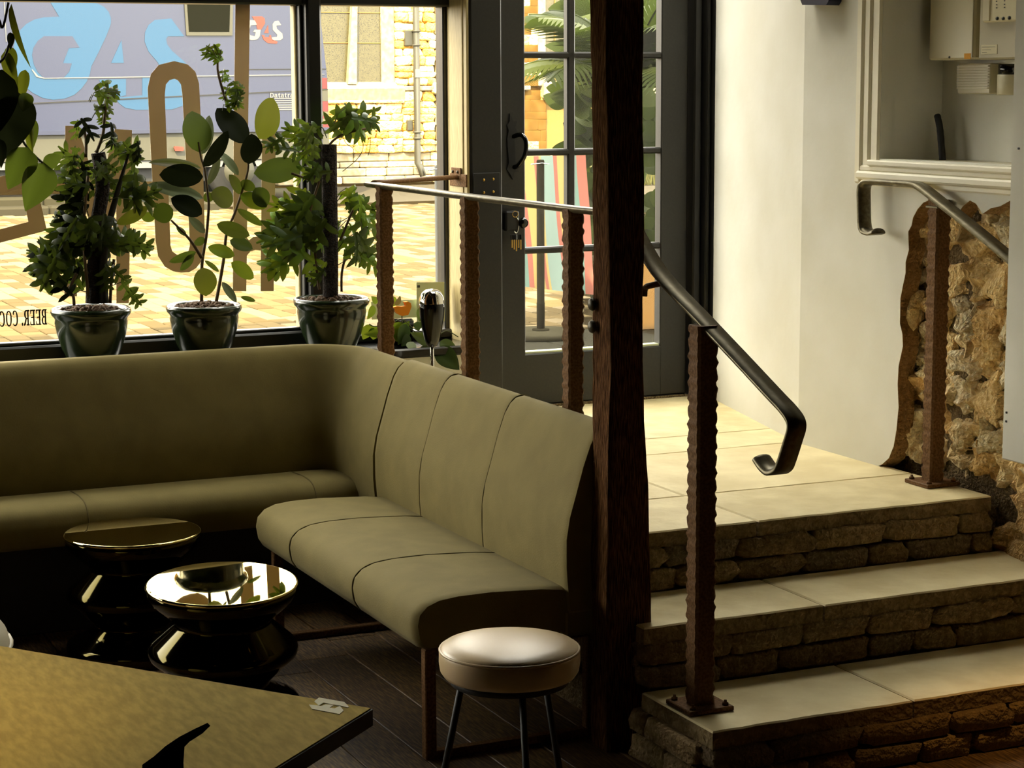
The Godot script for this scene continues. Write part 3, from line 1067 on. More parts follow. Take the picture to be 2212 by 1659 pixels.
func build_church() -> void:
	var c := thing("church", "sunlit ochre stone church across the street with leaded windows", "church", Vector3(9.5, SY, -CV))
	slab("wall", c, M.church_mortar, Vector3(-6, 0.2, -CV - 0.03), Vector3(20, 5.2, -CV - 0.8))
	# window by the van: glass, mullion, jamb, sloping sill, apron
	var y_sill: float = 1.737
	var wf := part("window_frame", plate([8.758, 1.732, 8.86, 3.099, 8.908, 3.1, 8.874, 1.731], 0.1, at(0, 0, -CV - 0.02)), M.ashlar, c)
	slab("window_jamb", wf, M.ashlar, Vector3(9.225, y_sill, -CV + 0.03), Vector3(9.405, 4.4, -CV - 0.05), 0.01)
	slab("window_pane", c, M.lead_glass, Vector3(7.2, y_sill, -CV + 0.0), Vector3(9.231, 4.4, -CV - 0.04))
	for y in [2.23, 2.6, 3.0]:
		slab("glazing_bar", c, M.church_mortar, Vector3(7.4, y, -CV + 0.012), Vector3(9.225, y + 0.012, -CV))
	part("sill", plate([-CV - 0.06, y_sill + 0.03, -CV - 0.06, y_sill - 0.2, -CV + 0.08, y_sill - 0.2, -CV + 0.12, y_sill - 0.06, -CV + 0.02, y_sill + 0.02], 2.503, Transform3D(Basis(Vector3(0, 0, 1), Vector3(0, 1, 0), Vector3(1, 0, 0)), Vector3(7.0, 0, 0))), M.ashlar, c)
	var ys: float = 1.536
	slab("string_course", c, M.church_1, Vector3(7.0, ys - 0.04, -CV + 0.1), Vector3(9.502, ys, -CV - 0.05), 0.01)
	slab("string_course", c, M.ashlar, Vector3(9.454, 1.648, -CV + 0.1), Vector3(11.25, 1.706, -CV - 0.05), 0.01)
	# walling
	var xr: float = 9.931
	var xp: float = 9.405
	fill_stones(c, 8.2, 9.497, 0.881, ys - 0.04, 0.07, 0.13, 0.12, 0.3, 301, 0.05)
	fill_stones(c, 9.497, xr, 0.881, 1.643, 0.07, 0.12, 0.14, 0.3, 302, 0.08)
	fill_stones(c, xp, xr, 1.712, 3.1, 0.07, 0.14, 0.14, 0.3, 303, 0.1)
	# dressed courses and plinth
	var yy: Array = [0.881, 0.771, 0.696, 0.592, 0.499]
	for k in 4:
		var x := 8.2 - 0.13 * k
		var i := 0
		while x < 12.2:
			var ln := 0.27 + 0.1 * ((i * 5 + k * 3) % 4)
			slab("ashlar_block", c, M.ashlar if (i + k) % 4 else M.church_3, Vector3(x + 0.004, yy[k + 1] + 0.004, -CV + 0.02 + 0.035 * k), Vector3(x + ln - 0.004, yy[k] - 0.002, -CV - 0.05), 0.012)
			x += ln
			i += 1
	# quoins
	var y := yy[0] as float
	var q := 0
	while y < 3.1:
		var h := 0.14 + 0.05 * (q % 3)
		slab("quoin", c, M.ashlar, Vector3(xr + 0.02 * (q % 2), y + 0.003, -CV + 0.07), Vector3(xr + 0.55, y + h - 0.003, -CV - 0.05), 0.012)
		y += h
		q += 1
	slab("quoin_cap", c, M.church_3, Vector3(9.881, 1.612, -CV + 0.16), Vector3(xr + 0.6, 1.751, -CV - 0.05), 0.02)
	# walling and window seen through the door
	fill_stones(c, xr + 0.56, 11.5, yy[0], 1.64, 0.09, 0.16, 0.16, 0.4, 304, 0.0, 0.12, 0.04, "church_ochre")
	fill_stones(c, xr + 0.56, 11.42, 1.699, 3.1, 0.09, 0.16, 0.16, 0.4, 305, 0.0, 0.12, 0.04, "church_ochre")
	slab("window_jamb", c, M.ashlar, Vector3(11.384, 1.699, -CV + 0.05), Vector3(11.49, 4.4, -CV - 0.05), 0.01)
	slab("window_pane", c, M.lead_glass, Vector3(11.483, 1.758, -CV + 0.0), Vector3(13.2, 4.4, -CV - 0.03))
	for i in 5:
		slab("glazing_bar", c, M.church_mortar, Vector3(11.49 + 0.14 + 0.2 * i, 1.758, -CV + 0.02), Vector3(11.49 + 0.155 + 0.2 * i, 4.4, -CV))
	slab("window_sill", c, M.ashlar, Vector3(11.436, 1.52, -CV + 0.12), Vector3(13.2, 1.758, -CV - 0.05), 0.03)
	slab("wall_panel", c, M.church_ochre, Vector3(xr + 0.56, yy[0], -CV - 0.02), Vector3(11.45, 3.4, -CV - 0.2))
	# downpipe with its joints and fixings
	var px: float = 9.638
	var pz := -CV + 0.17
	var pl: float = 0.743
	var dp := part("downpipe", tube([Vector3(px, 3.6, pz), Vector3(px, pl, pz), Vector3(px + 0.03, pl - 0.05, pz + 0.02), Vector3(px + 0.06, pl - 0.16, pz + 0.04)], 0.042, 12), M.downpipe, c)
	for yv in [2.384, 2.212, 1.133, 1.057]:
		part("pipe_collar", lathe([[0.05, -0.012], [0.056, -0.008], [0.056, 0.008], [0.05, 0.012]], 14), M.downpipe, dp, at(px, yv, pz))
	slab("pipe_box", dp, M.downpipe, Vector3(9.501, 2.394, -24.1), Vector3(9.61, 2.2, -24.1) + Vector3(0, 0, 0.14), 0.01)
	slab("pipe_box", dp, M.downpipe, Vector3(9.524, 1.285, -24.1), Vector3(9.597, 1.151, -24.1) + Vector3(0, 0, 0.14), 0.01)
	slab("pipe_sticker", dp, M.van_white, Vector3(px - 0.035, 1.81, pz + 0.03), Vector3(px + 0.035, 1.913, pz + 0.046), 0.002)
	# grass at the foot of the church wall
	rng.seed = 8
	var st := begin()
	for i in 1500:
		var gx := 11.0 + rng.randf() * 1.4
		var gz := -CV + 0.2 + rng.randf() * 1.6
		var h := 0.1 + rng.randf() * 0.22
		var a := rng.randf() * TAU
		var b := Vector3(cos(a), 0, sin(a)) * 0.012
		tri(st, Vector3(gx, SY, gz) - b, Vector3(gx, SY, gz) + b, Vector3(gx + (rng.randf() - 0.5) * 0.12, SY + h, gz + (rng.randf() - 0.5) * 0.12), Vector3(0, 0, 1))
	var gr := single("grass", "strip of tall yellow green grass along the church wall", "grass", done(st), M.grass)
	gr.set_meta("kind", "stuff")

const VV := 21.3

func decal(v: Node3D, called: String, flat: Array, mat: Material, up := 0.004) -> void:
	part(called, plate(flat, up, at(0, 0, -VV + 0.001)), mat, v)

func build_van() -> void:
	var v := thing("van", "blue security van with big pale blue lettering parked across the street", "van", Vector3(4.5, SY, -VV - 1.0))
	part("body", plate([0.989, 2.851, 7.427, 2.978, 7.45, 2.535, 7.491, 2.138, 7.527, 1.789, 7.538, 1.232, 7.16, 1.226, 3.973, 1.215, 0.892, 1.205], 1.9, at(0, 0, -VV - 1.9)), M.van_blue, v)
	part("lower_panel", plate([0.893, 1.214, 3.974, 1.225, 7.16, 1.236, 7.538, 1.242, 7.545, 0.984, 7.474, 0.93, 7.154, 0.926, 3.963, 0.951, 0.878, 0.965], 1.86, at(0, 0, -VV - 1.88)), M.van_grey, v)
	part("bumper", plate([0.878, 0.957, 3.962, 0.942, 7.154, 0.916, 7.5, 0.919, 7.499, 0.853, 7.152, 0.85, 3.959, 0.866, 0.873, 0.886], 1.8, at(0, 0, -VV - 1.84)), M.van_white, v)
	part("chassis", plate([0.874, 0.894, 3.96, 0.876, 7.472, 0.854, 7.416, 0.693, 3.954, 0.724, 0.866, 0.752], 1.6, at(0, 0, -VV - 1.75)), M.van_dark, v)
	for p in [Vector3(6.519, 0.694, -21.3), Vector3(2.057, 0.796, -21.3)]:
		for dz in [-0.15, -1.65]:
			var wy := SY + 0.33
			var w := part("wheel", lathe([[0.0, -0.11], [0.2, -0.11], [0.22, -0.09], [0.3, -0.11], [0.33, -0.08], [0.335, 0.0], [0.33, 0.08], [0.3, 0.11], [0.22, 0.09], [0.2, 0.11], [0.0, 0.11]], 24), M.tyre, v, Transform3D(Basis.from_euler(Vector3(PI / 2, 0, 0)), Vector3(p.x, wy, -VV + dz)))
			part("hub", lathe([[0.0, -0.115], [0.17, -0.115], [0.18, 0.0], [0.17, 0.115], [0.0, 0.115]], 18), M.van_grey, w, Transform3D(Basis.from_euler(Vector3(PI / 2, 0, 0)), Vector3(p.x, wy, -VV + dz)))
	# big pale lettering
	decal(v, "logo", [4.539, 2.569, 4.95, 2.575, 5.03, 2.563, 5.094, 2.531, 5.139, 2.481, 5.16, 2.417, 5.158, 2.365, 5.14, 2.314, 5.103, 2.229, 5.013, 2.056, 4.936, 1.919, 4.92, 1.842, 4.884, 1.766, 4.828, 1.695, 4.749, 1.629, 4.651, 1.592, 4.531, 1.58, 4.422, 1.6, 4.322, 1.652, 4.235, 1.722, 4.169, 1.818, 4.134, 1.907, 4.127, 2.012, 4.145, 2.116, 4.172, 2.213, 4.219, 2.288, 4.285, 2.351, 4.37, 2.396, 4.467, 2.419, 4.622, 2.427], M.van_cyan)
	decal(v, "logo_counter", [4.46, 2.229, 4.751, 2.23, 4.819, 2.116, 4.71, 2.109, 4.643, 1.955, 4.734, 1.952, 4.704, 1.868, 4.65, 1.811, 4.572, 1.791, 4.438, 1.805, 4.382, 1.862, 4.345, 1.939, 4.33, 2.036, 4.347, 2.111, 4.394, 2.181], M.van_blue, 0.007)
	decal(v, "logo", [5.263, 2.191, 5.28, 1.957, 5.147, 1.957], M.van_cyan)
	decal(v, "logo", [5.015, 1.785, 5.299, 1.792, 5.293, 1.621, 5.185, 1.598, 5.108, 1.637, 5.051, 1.699], M.van_cyan)
	decal(v, "logo", [5.801, 2.42, 5.936, 2.236, 5.762, 2.235, 5.739, 2.206, 5.751, 2.149, 5.8, 2.084, 5.932, 1.97, 6.023, 1.88, 6.066, 1.765, 6.05, 1.634, 5.962, 1.527, 5.782, 1.471, 5.396, 1.47, 5.28, 1.492, 5.215, 1.541, 5.184, 1.598, 5.467, 1.62, 5.473, 1.807, 5.641, 1.815, 5.668, 1.897, 5.645, 1.962, 5.548, 2.075, 5.509, 2.18, 5.517, 2.277, 5.556, 2.35, 5.625, 2.403], M.van_cyan)
	# small badge
	decal(v, "badge", [6.685, 2.45, 6.798, 2.452, 6.828, 2.43, 6.83, 2.377, 6.783, 2.308, 6.743, 2.317, 6.722, 2.393], M.van_orange)
	decal(v, "badge", [6.641, 2.412, 6.715, 2.409, 6.739, 2.363, 6.669, 2.356, 6.65, 2.302, 6.659, 2.251, 6.711, 2.241, 6.723, 2.284, 6.695, 2.286, 6.71, 2.31, 6.779, 2.311, 6.767, 2.241, 6.739, 2.208, 6.679, 2.201, 6.627, 2.211, 6.616, 2.31], M.van_white, 0.006)
	decal(v, "badge", [6.817, 2.275, 6.863, 2.361, 6.868, 2.275], M.van_orange)
	decal(v, "badge", [6.789, 2.253, 6.824, 2.253, 6.823, 2.232, 6.872, 2.232, 6.876, 2.254, 6.894, 2.254, 6.898, 2.212, 6.97, 2.183, 6.955, 2.164, 6.857, 2.169, 6.812, 2.202], M.van_orange)
	decal(v, "badge", [6.981, 2.409, 7.012, 2.362, 6.956, 2.355, 6.962, 2.322, 7.023, 2.271, 7.027, 2.221, 6.995, 2.2, 6.91, 2.199, 6.9, 2.229, 6.96, 2.236, 6.964, 2.259, 6.916, 2.309, 6.914, 2.37, 6.939, 2.402], M.van_white)
	# panel seams and swage
	decal(v, "panel_seam", [4.329, 1.89, 4.383, 1.824, 4.449, 1.805, 7.172, 1.837, 7.491, 1.841, 7.49, 1.834, 7.172, 1.827, 4.439, 1.796, 4.364, 1.815, 4.319, 1.886], M.van_white, 0.012)
	decal(v, "panel_seam", [6.6, 1.894, 7.524, 1.899, 7.523, 1.891, 6.6, 1.886], M.van_dark, 0.008)
	decal(v, "panel_seam", [2.621, 1.527, 4.297, 1.551, 7.169, 1.665, 7.53, 1.679, 7.53, 1.669, 7.169, 1.655, 4.297, 1.54, 2.62, 1.513], M.van_dark, 0.012)
	decal(v, "panel_seam", [4.065, 2.588, 4.072, 2.588, 4.077, 2.17, 4.07, 2.17], M.van_white, 0.01)
	decal(v, "panel_seam", [2.607, 1.252, 3.975, 1.262, 7.161, 1.261, 7.533, 1.262, 7.533, 1.232, 7.16, 1.226, 3.973, 1.22, 2.605, 1.207], M.van_blue_low, 0.02)
	# side window
	decal(v, "window_frame", [5.934, 2.805, 6.484, 2.814, 6.46, 2.246, 5.958, 2.243], M.van_grey, 0.02)
	decal(v, "window_glass", [5.963, 2.786, 6.453, 2.794, 6.425, 2.285, 5.984, 2.282], M.van_glass, 0.023)
	decal(v, "side_marker", [5.784, 1.068, 5.799, 1.083, 5.885, 1.076, 5.894, 1.057, 5.884, 1.032, 5.798, 1.034], M.van_orange, 0.03)
	# caption beside the badge
	var tm := TextMesh.new()
	tm.text = "Datatrak"
	var sf := SystemFont.new()
	sf.font_names = PackedStringArray(["Droid Sans"])
	sf.font_weight = 800
	tm.font = sf
	tm.font_size = 32
	tm.pixel_size = 0.01
	tm.depth = 0.3
	tm.horizontal_alignment = HORIZONTAL_ALIGNMENT_LEFT
	var k := 0.034 / 0.235
	part("caption", tm, M.van_white, v, Transform3D(Basis.from_scale(Vector3(k * 1.6, k * 1.5, 0.02)), Vector3(6.86, 1.612, -21.29)))
	for i in 6:
		var y0 := 211.0 + i * 4.6
		var a := Vector3(6.875, 1.583, -21.29)
		slab("caption_line", v, M.van_white, a + Vector3(0.0 if i else 0.04, -0.0235 * i, 0), a + Vector3(0.34, -0.0235 * i - 0.011, -0.005), 0.001)
	# bands on the tail
	var bands := [[168, 192, "van_red"], [192, 196, "van_yellow"], [196, 219, "van_grey"], [219, 241, "van_red"], [241, 250, "van_yellow"], [250, 256, "van_red"], [256, 262, "van_yellow"], [262, 280, "van_red"]]
	var by: Array = [1.799,1.679,1.659,1.544,1.433,1.388,1.358,1.328,1.237]
	for i in 8:
		slab("tail_band", v, M[bands[i][2]], Vector3(7.293, by[i + 1], -VV + 0.008), Vector3(7.522 + 0.003 * i, by[i], -VV - 0.02), 0.002)

func frond(len_m: float, droop: float, n := 22) -> ArrayMesh:
	var st := begin()
	var spine := func(t: float) -> Vector3: return Vector3(0, sin(t * 1.2) * len_m * 0.55 - droop * t * t * len_m, t * len_m * 0.8)
	for i in range(2, n):
		var t := float(i) / n
		var p: Vector3 = spine.call(t)
		var d: Vector3 = ((spine.call(t + 0.02) as Vector3) - p).normalized()
		for s in [-1.0, 1.0]:
			var l := len_m * 0.42 * sin(PI * (0.12 + t * 0.85))
			var tip: Vector3 = p + Vector3(s * l * 0.8, -l * 0.35, 0) + d * l * 0.6
			var w := d * 0.016
			var mid: Vector3 = p.lerp(tip, 0.5) + Vector3(0, l * 0.08, 0)
			tri(st, p - w, p + w, mid - w * 0.9, Vector3.UP)
			tri(st, p + w, mid + w * 0.9, mid - w * 0.9, Vector3.UP)
			tri(st, mid - w * 0.9, mid + w * 0.9, tip, Vector3.UP)
	var pts: Array = []
	for i in 9:
		pts.append(spine.call(i / 8.0))
	add_tube(st, pts, 0.006, 5)
	return done(st)

func build_outdoor_things() -> void:
	var px: float = 4.254
	for k in 2:
		var p := Vector3(px, SY, -8.97) if k == 0 else Vector3(3.566, 0.523, -8.6)
		p.y = SY
		var b := thing("barrier_post", ["grey barrier post on a round base in front of striped canvas", "pale barrier post on a round base seen beside the cream door jamb"][k], "post", p)
		part("base", lathe([[0.0, 0.0], [0.2, 0.0], [0.21, 0.006], [0.21, 0.024], [0.2, 0.032], [0.06, 0.034], [0.0, 0.034]], 36), M.concrete, b, at(p.x, SY, p.z))
		part("flange", lathe([[0.0, 0.034], [0.042, 0.034], [0.042, 0.042], [0.022, 0.044], [0.0, 0.044]], 18), M.post_grey, b, at(p.x, SY, p.z))
		part("pole", lathe([[0.0, 0.04], [0.02, 0.04], [0.02, 0.16], [0.0205, 0.162], [0.0205, 0.17], [0.019, 0.172], [0.019, 0.86], [0.016, 0.866], [0.0, 0.867]], 16), M.post_grey if k == 0 else M.downpipe, b, at(p.x, SY, p.z))
		part("wire_hook", tube([p + Vector3(-0.06, 0.845, 0.02), p + Vector3(0.0, 0.85, 0.024), p + Vector3(0.035, 0.846, 0.02)], 0.003, 6), M.chrome, b)
	# striped canvas, one strip per colour
	var cv := thing("canvas_banner", "slanting yellow, red and teal striped canvas banner seen through the door", "banner", Vector3(4.407, 0.661, -9.12))
	var tops := [-190.0, -120.0, -20.0, 30.0, 125.0, 165.0, 182.0, 285.0, 316.0, 400.0, 480.0, 560.0]
	var cols := [0, 2, 1, 0, 1, 3, 4, 1, 0, 2, 1]
	var a0 := Vector3(4.206, 1.359, -9.12)
	var ax := Vector3(4.566, 1.352, -9.12)
	var b0 := Vector3(4.204, 0.721, -9.12)
	var perz := (ax.x - a0.x) / (142.0 * 3.856)
	for i in cols.size():
		var rows: Array = []
		for j in 11:
			var t := j / 10.0
			var row: Array = []
			for s in 4:
				var z: float = lerpf(tops[i], tops[i + 1], s / 3.0)
				var sh: float = (115.0 if z < 130.0 else 95.0) * pow(t, 1.2)
				var xx := a0.x + perz * (z + sh)
				var yb: float = b0.y - 0.055 * clampf((xx - a0.x) / (ax.x - a0.x), -0.5, 1.5)
				row.append(Vector3(xx, lerpf(a0.y, yb, t), a0.z + 0.02 * sin(xx * 22.0 + t * 4.0) * t))
			rows.append(row)
		var st := begin(true)
		add_grid(st, rows, Vector3(0, 0, 1))
		part("stripe", done(st), M["canvas_%d" % cols[i]], cv)
	# potted palm and broad-leaved plant beside the door
	rng.seed = 61
	var pp := Vector3(5.031, 0.597, -9.5)
	pp.y = SY
	var palm := thing("potted_palm", "feathery potted palm outside behind the glazed door", "palm", pp)
	part("planter", lathe([[0.0, 0.0], [0.16, 0.0], [0.2, 0.3], [0.21, 0.33], [0.19, 0.33], [0.18, 0.29], [0.0, 0.29]], 20), M.concrete, palm, at(pp.x, pp.y, pp.z))
	part("trunk", tube([pp + Vector3(0, 0.28, 0), pp + Vector3(0.01, 0.7, 0), pp + Vector3(0, 1.2, 0)], [0.05, 0.045, 0.03], 9), M.stem_dark, palm)
	var fr := frond(0.85, 0.35)
	for i in 19:
		var ang := TAU * i / 19.0 * 2.0 + rng.randf() * 0.5
		var tilt := -0.75 + 0.95 * (i / 19.0)
		var bas := Basis.from_euler(Vector3(tilt, ang, 0), EULER_ORDER_YXZ)
		part("frond", fr, M["garden_leaf_%d" % (i % 3)], palm, Transform3D(bas, pp + Vector3(0, 1.17, 0)))
	var bp := Vector3(5.37, 0.45, -10.35)
	bp.y = SY
	var bl := thing("broad_leaf_plant", "tall broad-leaved plant outside with large pale green leaves", "plant", bp)
	part("planter", lathe([[0.0, 0.0], [0.13, 0.0], [0.16, 0.22], [0.17, 0.25], [0.15, 0.25], [0.14, 0.21], [0.0, 0.21]], 20), M.concrete, bl, at(bp.x, bp.y, bp.z))
	part("trunk", tube([bp + Vector3(0, 0.2, 0), bp + Vector3(0.02, 0.7, 0), bp + Vector3(0, 1.3, 0.02)], [0.02, 0.016, 0.01], 7), M.stem, bl)
	var lm := leaf_mesh(0.62, 0.35, 0.12)
	for i in 280:
		var y := 0.22 + rng.randf() * 1.45
		var a := rng.randf() * TAU
		var b := bp + Vector3(cos(a) * 0.27 * rng.randf(), y, sin(a) * 0.2 * rng.randf())
		var ln := 0.08 + rng.randf() * 0.1
		var t := b + Vector3(cos(a) * ln * 1.1, ln * (rng.randf() - 0.35) * 0.9, sin(a) * ln * 0.7)
		put_leaf(bl, lm, b.lerp(t, 0.2), t + (t - b) * 0.3, ln * 1.3, rng.randf() - 0.5, M["garden_leaf_%d" % [0, 2, 1, 0, 2][i % 5]])
	for i in 3:
		var b := bp + Vector3(-0.04 + 0.02 * i, 0.86 - 0.03 * i, 0.08)
		part("flower", tube([b, b + Vector3(-0.01, -0.08, 0.01), b + Vector3(-0.02, -0.22, 0.0)], [0.008, 0.02, 0.004], 8), M.pink_cloth, bl)
	single("seat_board", "yellow wooden board standing outside behind the lowest door pane", "board", cbox(0.5, 0.36, 0.03, 0.006), M.yellow_board, at(4.973, SY + 0.18, -9.0))

# ---------------------------------------------------------------- post and railings
func build_column() -> void:
	var ys := [-0.02, 0.4, 1.0, 1.9, 3.42]
	var fl := [2.319, 2.318, 2.329, 2.313, 2.305]
	var fr := [2.452, 2.449, 2.421, 2.413, 2.405]
	var bl := [4.594, 4.59, 4.605, 4.6, 4.596]
	var ns := FastNoiseLite.new()
	ns.seed = 3
	ns.frequency = 1.0
	var rows: Array = []
	var n := 90
	for i in n + 1:
		var y := -0.02 + 3.43 * i / n
		var k := 0
		while k < 3 and y > ys[k + 1]:
			k += 1
		var t: float = (y - ys[k]) / (ys[k + 1] - ys[k])
		var x0: float = lerpf(fl[k], fl[k + 1], t)
		var x1: float = lerpf(fr[k], fr[k + 1], t)
		var zb: float = -lerpf(bl[k], bl[k + 1], t) - 0.004
		var c := [Vector3(x0, y, -4.5), Vector3(x1, y, -4.5), Vector3(x1 + 0.005, y, zb), Vector3(x0 + 0.004, y, zb)]
		var row: Array = []
		for s in 4:
			for j in 9:
				var f := j / 9.0
				var p: Vector3 = (c[s] as Vector3).lerp(c[(s + 1) % 4], f)
				var edge := 1.0 - minf(minf(f, 1.0 - f) * 5.0, 1.0)
				var d := Vector3(ns.get_noise_3d(p.x * 60, y * 2.2, p.z * 60 + s), 0, ns.get_noise_3d(p.x * 60 + 40, y * 2.2, p.z * 60))
				var deep := 0.006 if s == 3 else 0.0022
				p += d * deep + d * edge * 0.006 + Vector3(0.003 * edge * (1.0 if s == 3 and f < 0.5 else 0.0), 0, 0)
				row.append(p)
		rows.append(row)
	var st := begin(true)
	for i in n:
		for k in 36:
			var l := (k + 1) % 36
			var mid: Vector3 = (rows[i][0] + rows[i][18]) * 0.5
			quad(st, rows[i][k], rows[i][l], rows[i + 1][l], rows[i + 1][k], (rows[i][k] + rows[i][l]) * 0.5 - mid)
	var th := thing("timber_post", "rough dark oak post standing between the sofa end and stone steps", "post", Vector3(2.385, 0, -4.55))
	part("shaft", done(st), M.timber, th)
	for p in [Vector3(2.322, 1.152, -4.587), Vector3(2.322, 1.095, -4.587)]:
		part("bolt_head", lathe([[0.0, 0.0], [0.016, 0.0], [0.017, 0.003], [0.014, 0.009], [0.008, 0.0125], [0.0, 0.0135]], 14), M.bolt, th, Transform3D(Basis.from_euler(Vector3(0, 0, PI / 2)), p + Vector3(0.001, 0, 0)))

func bar(p: Vector3, y1: float, w: float, seedv: int) -> ArrayMesh:
	# square bar with hammered, rippled corners
	var st := begin(true)
	rng.seed = seedv
	var rows: Array = []
	var n := int((y1 - p.y) / 0.007)
	var ph := rng.randf() * 6.0
	for i in n + 1:
		var y := p.y + (y1 - p.y) * i / n
		var row: Array = []
		for s in 4:
			var a := PI / 4 + PI / 2 * s
			var rip := 0.0022 * sin(y * TAU / 0.034 + ph + s * 1.7) + 0.0012 * sin(y * TAU / 0.021 + s)
			var r := w * 0.7071 + rip
			for o in [-0.13, 0.13]:
				row.append(Vector3(p.x + cos(a + o) * r, y, p.z + sin(a + o) * r))
		rows.append(row)
	for i in n:
		for k in 8:
			var l := (k + 1) % 8
			st.set_smooth_group(k % 2 + 1)
			var o: Vector3 = rows[i][k] + rows[i][l] - Vector3(p.x, rows[i][k].y, p.z) * 2.0
			quad(st, rows[i][k], rows[i][l], rows[i + 1][l], rows[i + 1][k], o)
	st.set_smooth_group(5)
	for k in range(1, 7):
		tri(st, rows[n][0], rows[n][k], rows[n][k + 1], Vector3.UP)
	return done(st)

func base_plate(parent: Node3D, p: Vector3, w: float) -> void:
	var bp := part("base_plate", cbox(w, 0.012, w, 0.002), M.iron, parent, at(p.x, p.y + 0.007, p.z))
	for sx in [-1, 1]:
		for sz in [-1, 1]:
			part("bolt", lathe([[0.0, 0.0], [0.009, 0.0], [0.009, 0.007], [0.005, 0.008], [0.004, 0.014], [0.0, 0.014]], 6), M.iron, bp, at(p.x + sx * w * 0.37, p.y + 0.012, p.z + sz * w * 0.37))

func build_railings() -> void:
	var x := 2.475
	var r := thing("handrail", "long iron handrail from the window corner past the timber post down the steps", "handrail", Vector3(x, 0.165, -4.25))
	var pts: Array = [Vector3(2.475, 1.371, -6.581), Vector3(2.475, 1.37, -6.156), Vector3(2.475, 1.369, -5.739), Vector3(2.475, 1.369, -5.336), Vector3(2.475, 1.369, -5.005)]
	pts.append(Vector3(x, 1.37, -4.74))
	pts.append(Vector3(x, 1.35, -4.68))
	pts.append_array([Vector3(2.475, 1.233, -4.517), Vector3(2.475, 1.136, -4.293), Vector3(2.475, 1.06, -4.116), Vector3(2.475, 0.997, -3.971), Vector3(2.475, 0.971, -3.91), Vector3(2.475, 0.951, -3.877), Vector3(2.475, 0.931, -3.87), Vector3(2.475, 0.897, -3.885), Vector3(2.475, 0.846, -3.911), Vector3(2.475, 0.826, -3.926), Vector3(2.475, 0.813, -3.956), Vector3(2.475, 0.819, -3.986), Vector3(2.475, 0.837, -4.017)])
	part("top_rail", strip(smooth_path(pts, 4), Vector3(1, 0, 0), 0.05, 0.018), M.rail_steel, r)
	# short return to the door post
	var e0: Vector3 = pts[0]
	var e1 := Vector3(2.955, 1.373, -6.83)
	part("return_rail", strip(smooth_path([e0 + Vector3(0.012, 0, 0.005), e0.lerp(e1, 0.5), e1], 4), Vector3(0.6, 0, 0.8), 0.036, 0.016), M.iron, r)
	var by := e1.y
	var br := part("bracket", cbox(0.005, 0.03, 0.085, 0.002), M.iron, r, at(2.889, by + 0.022, -6.80))
	slab("bracket_plate", br, M.iron, Vector3(2.888, by - 0.03, -6.71), Vector3(2.893, by + 0.015, -6.86), 0.002)
	slab("bracket_plate", br, M.black_matt, Vector3(2.915, by - 0.065, -6.705), Vector3(3.02, by + 0.02, -6.711), 0.002)
	for q in [Vector3(2.886, by + 0.022, -6.78), Vector3(2.886, by + 0.022, -6.825)]:
		part("rivet", lathe([[0.0, 0.0], [0.006, 0.0], [0.005, 0.004], [0.0, 0.005]], 10), M.bolt, br, Transform3D(Basis.from_euler(Vector3(0, 0, PI / 2)), q))
	for q in [Vector3(2.955, by - 0.005, -6.704), Vector3(2.992, by - 0.003, -6.704), Vector3(2.955, by - 0.05, -6.704), Vector3(2.992, by - 0.048, -6.704)]:
		part("rivet", lathe([[0.0, 0.0], [0.005, 0.0], [0.004, 0.003], [0.0, 0.004]], 10), M.brass, br, Transform3D(Basis.from_euler(Vector3(PI / 2, 0, 0)), q))
	# posts
	for v in [6.451, 5.726, 5.011]:
		var p := Vector3(x, 0.495, -v)
		var pm := part("post", bar(p, 1.372, 0.042, int(v * 100)), M.iron, r)
		base_plate(pm, p, 0.1)
	var sp := Vector3(2.463, 0.165, -4.273)
	var spm := part("post", bar(sp, 1.125, 0.05, 9), M.iron, r)
	base_plate(spm, sp, 0.125)
	part("stay", tube(smooth_path([Vector3(2.455, 1.169, -4.56), Vector3(2.458, 1.19, -4.56), Vector3(2.45, 1.2, -4.519), Vector3(2.475, 1.21, -4.48)], 5), 0.008, 8), M.iron, r)
	# right-hand rail by the bared stones
	var q := thing("wall_handrail", "iron handrail with a hooked end on a post before the bare stone patch", "handrail", Vector3(3.697, 0.495, -5.018))
	var c: Array = [Vector3(3.66, 1.247, -5.272), Vector3(3.66, 1.24, -5.301), Vector3(3.66, 1.247, -5.337), Vector3(3.66, 1.271, -5.35), Vector3(3.66, 1.331, -5.355), Vector3(3.66, 1.375, -5.357), Vector3(3.66, 1.394, -5.347), Vector3(3.66, 1.404, -5.313), Vector3(3.66, 1.405, -5.199), Vector3(3.66, 1.405, -5.099), Vector3(3.66, 1.396, -5.052), Vector3(3.66, 1.36, -4.964), Vector3(3.66, 1.284, -4.784), Vector3(3.66, 1.188, -4.567), Vector3(3.66, 1.109, -4.391)]
	c.append(Vector3(3.66, 0.72, -3.75))
	part("top_rail", strip(smooth_path(c, 4), Vector3(1, 0, 0), 0.05, 0.018), M.rail_steel, q)
	var rp := Vector3(3.695, 0.495, -5.011)
	var rpm := part("post", bar(rp, 1.36, 0.046, 12), M.iron, q)
	base_plate(rpm, rp, 0.12)
	slab("post_cap", rpm, M.rail_steel, Vector3(rp.x - 0.03, 1.335, rp.z - 0.03), Vector3(rp.x + 0.03, 1.342, rp.z + 0.03), 0.002)

# ---------------------------------------------------------------- seating
func seam_line(prof: Array, off: float) -> Array:
	var out: Array = []
	for q in prof:
		out.append([q[0] - off, q[1]])
	return out

